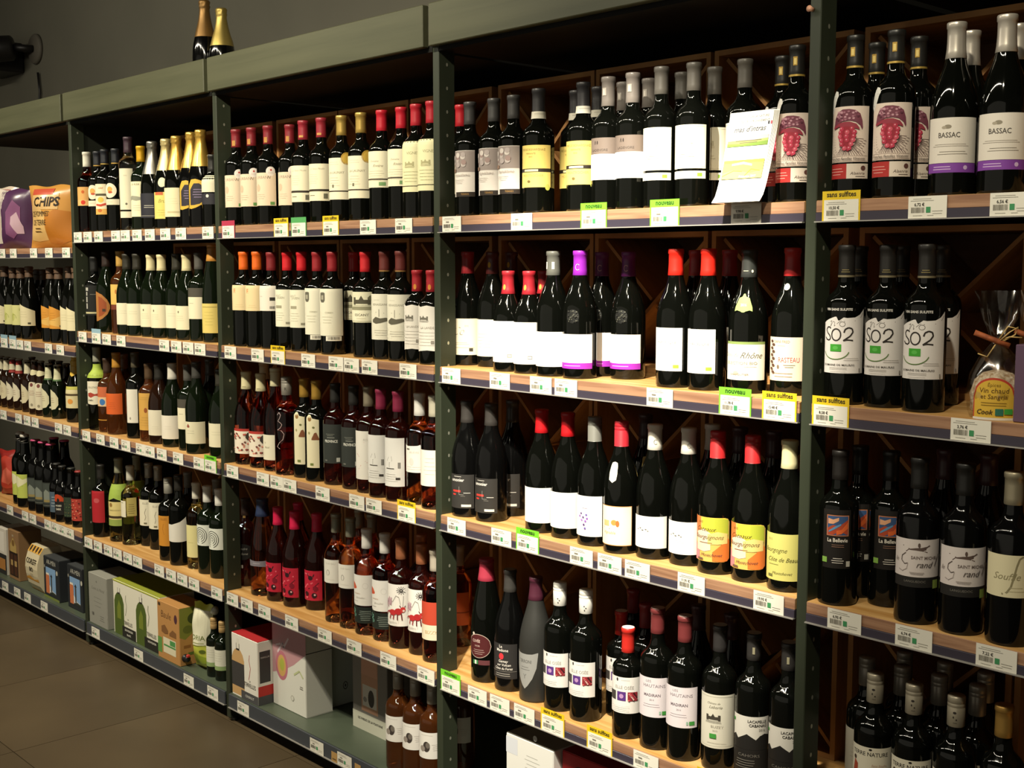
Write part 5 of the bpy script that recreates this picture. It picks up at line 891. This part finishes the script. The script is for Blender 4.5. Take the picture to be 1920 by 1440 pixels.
# ------------------------------------------------------------------ bags
def bag(name, label, x, z, w_, h_, t_, y, rz, body, els, cat='bag', crimp='#c8bfae', rough=.3, group=None, wob=.004, seed=1):
    e = tag(empty(name, (x, y, z), rz), label, cat, group); rn = random.Random(seed); nu, nv = 15, 19
    ph = [rn.uniform(0, 6.3) for _ in range(8)]
    def thick(a, b):                                    # a, b in 0..1
        env = max(0, 1-abs(2*a-1)**2.6)*max(0, (1-abs(2*b-1)**3.2))**.7
        wr = wob*(math.sin(9*a+7*b+ph[0])+math.sin(13*b-6*a+ph[1])*.7+math.sin(21*a+ph[2])*.4)*(env**.5)
        return max(.0008, t_/2*env+wr*.6)
    def side(sg): return lambda a, b, l=0: ((a-.5)*w_*(1-.10*math.sin(PI*b)+.06*(b > .9)*0), sg*(thick(a, b)+.0004*l), .002+b*(h_-.002)+.004*math.sin(11*a+ph[3])*(b > .97))
    mb = MB(); m = mat(body, rough, 0, .6)
    for sg in (-1, 1):
        f = side(sg); vs = [f(i/(nu-1), j/(nv-1)) for j in range(nv) for i in range(nu)]
        fs = [(j*nu+i, j*nu+i+1, (j+1)*nu+i+1, (j+1)*nu+i) for j in range(nv-1) for i in range(nu-1)]
        mb.add(vs, fs if sg < 0 else [tuple(reversed(q)) for q in fs], m, True)
    mb.build('bag_body', e)
    f = side(-1); draw(MB(), els, lambda u, v, l: f(min(max(u/(w_*1000)+.5, 0), 1), min(max(v/(h_*1000), 0), 1), 1+l), 8., rough, .6).build('bag_print', e)
    return e
z1 = top(0, 1)+.0004
xc = at(90, 405, .06).x
bag('crisp_bag', 'tan crisp bag with black hand lettering, top shelf of beer bay', xc+.03, z1, .27, .245, .10, .075, .35, '#b8843c',
  [C([(-112, 30, 150), (-60, 24, 200), (0, 30, 120)], '#c8a468'), R(-90, 150, 66, 214, '#c4a06a'), R(-92, 208, 36, 232, '#b04a34'), C([(0, 20, 120), (50, 10, 150), (120, 30, 140)], '#a86a24'), T('CHIPS', 0, 178, 50, '#241a10', .1, .03, 1.05), T('DE POMMES', -36, 132, 30, '#3a2a18', .1, .0, .75), T('DE TERRE', -40, 98, 30, '#3a2a18', .1, .0, .75), L(-74, -20, 74, 2, 12, '#5a4020', 3)], seed=2)
bag('crisp_bag', 'clear-topped crisp bag with red print behind the tan one', xc-.12, z1, .20, .25, .06, .17, .3, '#9a8478', [R(-80, 230, 60, 270, '#b85a44'), C([(-60, 90, 150), (-20, 70, 170), (30, 90, 160)], '#c04a38'), R(-80, 20, 70, 66, '#8a7a74')], seed=3)
bag('crisp_bag', 'purple and silver crisp bag, top shelf of beer bay', at(30, 410, .06).x, z1, .20, .245, .08, .06, .42, '#4a2a4c', [C([(-90, 20, 280), (-60, 20, 286), (-44, 160, 290), (-30, 240, 290)], '#c8bfb4'), C([(-20, 60, 150), (20, 40, 200), (60, 80, 170)], '#7a4a70'), C([(10, 100, 130), (40, 60, 150), (70, 60, 90)], '#b89aa8')], seed=4)
bag('crisp_bag', 'white crisp bag with orange print, top shelf of beer bay', at(4, 410, .06).x, z1, .19, .26, .09, .065, .42, '#c8b8a8', [C([(-60, 60, 130), (-20, 40, 170), (40, 60, 150)], '#b86a3c'), R(-70, 210, 60, 250, '#9a5a58'), L(-40, 40, 196, 2, 14, '#8a7468', 4)], seed=5)
for k, (px, hh) in enumerate(((10, .22), (52, .20))):
    xk = at(px, 330, .30).x + (.0, .06)[k]
    bo = tag(empty('cardboard_box', (xk-.11, .28+.0*k, z1)), ('tall' if k == 0 else 'lower') + ' brown cardboard box behind the crisp bags', 'box'); 
    MB().box(0, 0, 0, .18, .22, hh+.05, mat('#6f4c2c', .7), .001).build('box_body', bo)
    draw(MB(), [R(20, 190, 90, 240, '#a89c84'), L(30, 80, 222, 3, 10, '#4a4030', 3)], lambda u, v, l: (u*.001, -.0003-.0001*l, v*.001), 400.).build('box_label', bo)
bag('snack_bag', 'red foil snack bag, fourth shelf of beer bay', max(at(14, 880, .10).x, POST[0]+.13), top(0, 4)+.0004, .16, .20, .08, .10, .4, '#8e2420', [C([(-60, 40, 160), (-20, 30, 180), (30, 40, 170), (60, 60, 140)], '#b03a2c'), C([(-40, 60, 110), (0, 50, 130), (30, 70, 110)], '#c8604c')], seed=6, wob=.006)
e = bag('wine_pouch', 'lime and white wine pouch with leaf print, bottom shelf of white wine bay', -3.641, BASET+.0004, .108, .225, .07, .062, .10, '#c2c84c', [C([(-40, 90, 205), (0, 84, 210), (50, 90, 205), (70, 120, 190)], '#dcd9c0'), E(-40, 160, 16, 20, '#aab860'), T('GORIA', -2, 112, 24, '#6f7a3c', 0, 0, 1.1), L(-30, 40, 94, 2, 8, '#a8ac70', 2), C([(-50, 20, 36), (-10, 18, 60), (40, 24, 44)], '#8fa030'), E(26, 66, 10, 6, '#5c6a24')], cat='pouch', seed=8)
draw(MB(), [], lambda *a: a)
sp = MB().lathe([(0, 0), (.013, 0), (.013, .012), (.009, .013), (.009, .02), (0, .02)], mat('#c8ccc0', .4), 14).build('pouch_cap', e); sp.location = (.062, -.004, .205); sp.rotation_euler = (0, .6, 0)

# ------------------------------------------------------------------ spice bags in cellophane
FILM = bpy.data.materials.new('clear_cellophane'); FILM.use_nodes = True; nt = FILM.node_tree; nt.nodes.remove(nt.nodes['Principled BSDF'])
tr = nt.nodes.new('ShaderNodeBsdfTransparent'); gl = nt.nodes.new('ShaderNodeBsdfGlossy'); gl.inputs['Roughness'].default_value = .12; mx = nt.nodes.new('ShaderNodeMixShader'); mx.inputs[0].default_value = .13
tr.inputs[0].default_value = (.93, .92, .9, 1)
nt.links.new(tr.outputs[0], mx.inputs[1]); nt.links.new(gl.outputs[0], mx.inputs[2]); nt.links.new(mx.outputs[0], nt.nodes['Material Output'].inputs[0])
def spice_bag(px, py, rz, label, seed):
    z = top(4, 2)+.0004; g = ground(px, py, z); e = tag(empty('spice_bag', (g.x, max(g.y+.03, .045), z), rz), label, 'bag', 'cellophane spice bags'); rn = random.Random(seed)
    ph = [rn.uniform(0, 6) for _ in range(6)]
    prof = [(0, 0), (.040, .0), (.045, .012), (.047, .04), (.042, .072), (.030, .098), (.014, .118), (.0085, .126), (.015, .138), (.025, .160), (.031, .185), (.035, .208)]
    MB().lathe(prof, FILM, 40, True, lambda i, a: 1+(.03+.016*max(0, i-4))*math.sin(7*a+ph[i % 6]+i*.7)+.03*max(0, i-6)*math.sin(3*a+ph[0])).build('cellophane', e)
    MB().lathe([(0, .002), (.034, .002), (.039, .012), (.040, .04), (.034, .062), (.022, .074), (.008, .078), (0, .076)], noisy('dried_spice_'+str(seed), '#a88a68', '#ddd0ba', (160, 160, 160), 6, .8, .2, .8), 26, True, lambda i, a: 1+.06*math.sin(5*a+ph[i % 6]*2)+.04*math.sin(11*a+i)).build('filling', e)
    def arch(u, v, l): a = u/46; return ((.0468+.0002*l)*math.sin(a), -(.0468+.0002*l)*math.cos(a), v*.001)
    def ar(w_, h_, c): return C([(u, 3+(1 if w_ < 33 else 0), 3+h_-w_*.9+w_*.9*math.sqrt(max(0, 1-(u/w_)**2))) for u in [w_*(i/8-1) for i in range(17)]], c)
    draw(MB(), [ar(34, 66, '#b8402c'), ar(31.5, 62.5, '#d2aa3c'), R(-34, 0, 34, 4, '#d8cfc0'), T('Épices', 0, 57, 8, '#8a6a1c', .1), T('Vin chaud', 0, 48, 11.5, '#6a4c1c', .1), T('et Sangria', 0, 38, 10.5, '#6a4c1c', .1), L(-22, 22, 28, 2, 4, '#a8852c', 1), T('Cook', -14, 13, 11, '#3a2c14', .3, .01), R(3, 8, 15, 19, '#2c6a58'), R(16, 10, 29, 19, '#3f9a3c')], arch, 4.).build('arched_label', e)
    MB().tube([(-.036, -.017, .140), (0, -.014, .126), (.018, -.012, .119)], .0046, noisy('cinnamon_bark_'+str(seed), '#7a3c1c', '#a85a30', (90, 90, 90), 3, .7), 8).build('cinnamon_stick', e)
    rf = MB(); rm = mat('#c8a868', .6)
    rf.tube([(.010*math.sin(a), -.0100*math.cos(a), .126+.001*math.sin(3*a)) for a in [i*PI/8 for i in range(17)]], .0014, rm, 6)
    for dx, dz in ((.03, .020), (.036, .006), (-.03, -.022)): rf.tube([(0, -.012, .127), (dx*.5, -.018, .127+dz*1.2), (dx, -.012, .127+dz)], .0012, rm, 6)
    rf.tube([(.004, -.016, .128), (.018, -.02, .142), (.030, -.018, .150), (.026, -.016, .138), (.010, -.016, .128)], .0012, rm, 6)
    rf.build('raffia_tie', e)
spice_bag(1851, 785, .35, 'cellophane spice bag with arched yellow label beside the smiling labels', 3)
spice_bag(1926, 778, .35, 'cellophane spice bag standing behind the purple carton', 4)
g = ground(1893, 783, top(4, 2))
carton('gift_carton', 'plain purple carton beside the spice bags', max(g.x, -.90)+.022, max(g.x, -.90)+.12, .006, .05, top(4, 2)+.125, '#5a4258', z0=top(4, 2)+.0004)

# ------------------------------------------------------------------ leaflet pad leaning on the top shelf
zl = top(3, 1)+.0006; xl = -1.397
e = tag(empty('leaflet_pad', (xl, 0, zl)), 'white pad of vineyard leaflets leaning forward on the top shelf', 'leaflet')
def sheet(off): return lambda u, v, l: (u*.001+off*.0012, -.048+.054*(v/178)**.62+off*.0014*(1+v/200)-.00012*l, .0006+off*.0+v*.001*.955)
PAPER = mat('#e9e7e2', .5)
for k in range(5):
    f = sheet(k); mb = MB(); vs = [f(u, v, 0) for v in [178*j/14 for j in range(15)] for u in (-50, 50)]
    mb.add(vs, [(2*j, 2*j+1, 2*j+3, 2*j+2) for j in range(14)], PAPER, True)
    o = mb.build('leaflet', e)
    if k == 0:
        els = [T('RESPECT DE LA NATURE', 6, 167, 6.6, '#8a8784', 0, .005, .95), T("ET DE L'ENVIRONNEMENT", 6, 158, 6.6, '#8a8784', 0, .005, .95), T("mas d'intras", 0, 143, 15, '#4a4a4c', .35, .005), R(40, 150, 43.5, 156, '#3a3a44'), R(46, 150, 49.5, 156, '#b84a5c'),
          R(-46, 110, 46, 130, '#8fa05c'), C([(-46, 121, 130), (-20, 122, 130), (10, 121, 130), (46, 123, 130)], '#b3a3a8'), C([(-46, 110, 116), (-10, 110, 114), (46, 110, 118)], '#6f8a3c'), L(-30, 34, 120, 2, 4, '#6a5c4c', 1.2), T('Notre philosophie', 0, 101, 8, '#a8a6a2', .2), T("de l'esprit", -4, 91, 8, '#a8a6a2', .2),
          R(-46, 46, 46, 83, '#a8a058'), C([(-46, 70, 83), (-10, 74, 83), (46, 68, 83)], '#8fa048'), C([(-46, 46, 60), (-16, 46, 66), (20, 46, 56), (46, 46, 64)], '#b4ac68'), C([(-26, 72, 76), (0, 74, 79), (20, 70, 74)], '#d8c8a0'), G([(-44, 52), (-20, 62), (0, 60)], 1.6, '#8a8a3c'), G([(6, 50), (20, 64), (40, 60)], 1.6, '#8a8a3c'), T('Printemps 2017', 14, 50, 6, '#e8e4d4', 0, .01), L(-10, 26, 30, 3, 9, '#dcdad4', .8)]
        draw(MB(), els, lambda u, v, l: f(u, v, 2+l), 50.).build('leaflet_print', o)
hm = MB().box(-.05, -.046, -.0004, .045, .014, .0003, glass('clear_acrylic', '#f0f0ee', .05, 1, 1.49)); hm.build('acrylic_foot', e)

# ------------------------------------------------------------------ small fittings
pz = at(1525, 17, -.003); pg = MB().tube([(0, 0, 0), (0, -.004, 0), (0, -.012, 0)], [.004, .0035, .006], mat('#c89478', .5), 10).build('wall_peg')
pg.location = (POST[4]+.006, -.0005, pz.z); tag(pg, 'small wooden peg stuck into the green post', 'peg')
wp = at(66, 92, WALLY-.01); e = tag(empty('wall_spotlight', (wp.x, WALLY-.001, wp.z)), 'black spotlight with cable on the dark wall above the shelving', 'lamp')
def yl(mb, n_): o = mb.build(n_, e); o.rotation_euler = (PI/2, 0, 0); return o
BLK = mat('#1a1817', .45); 
yl(MB().lathe([(0, 0), (.075, 0), (.075, .012), (.068, .02), (0, .021)], mat('#5f5a50', .7), 24), 'wall_plate')
h_ = MB().lathe([(0, 0), (.05, .0), (.062, .01), (.065, .10), (.075, .16), (.078, .17), (.066, .172), (.05, .15), (0, .148)], BLK, 24).build('lamp_head', e); h_.location = (-.04, -.10, .0); h_.rotation_euler = (PI/2+.1, 0, -.55)
MB().tube([(0, -.02, 0), (-.01, -.06, 0), (-.035, -.105, 0)], .018, BLK, 10).build('lamp_arm', e)
MB().box(-.46, -.16, -.10, -.16, -.002, .05, BLK, .01).build('ballast_box', e)
MB().tube([(.03, -.012, -.12), (.045, -.012, -.22), (.02, -.012, -.30), (.05, -.012, -.36), (.05, -.03, -.47)], .006, BLK, 8).build('cable', e)
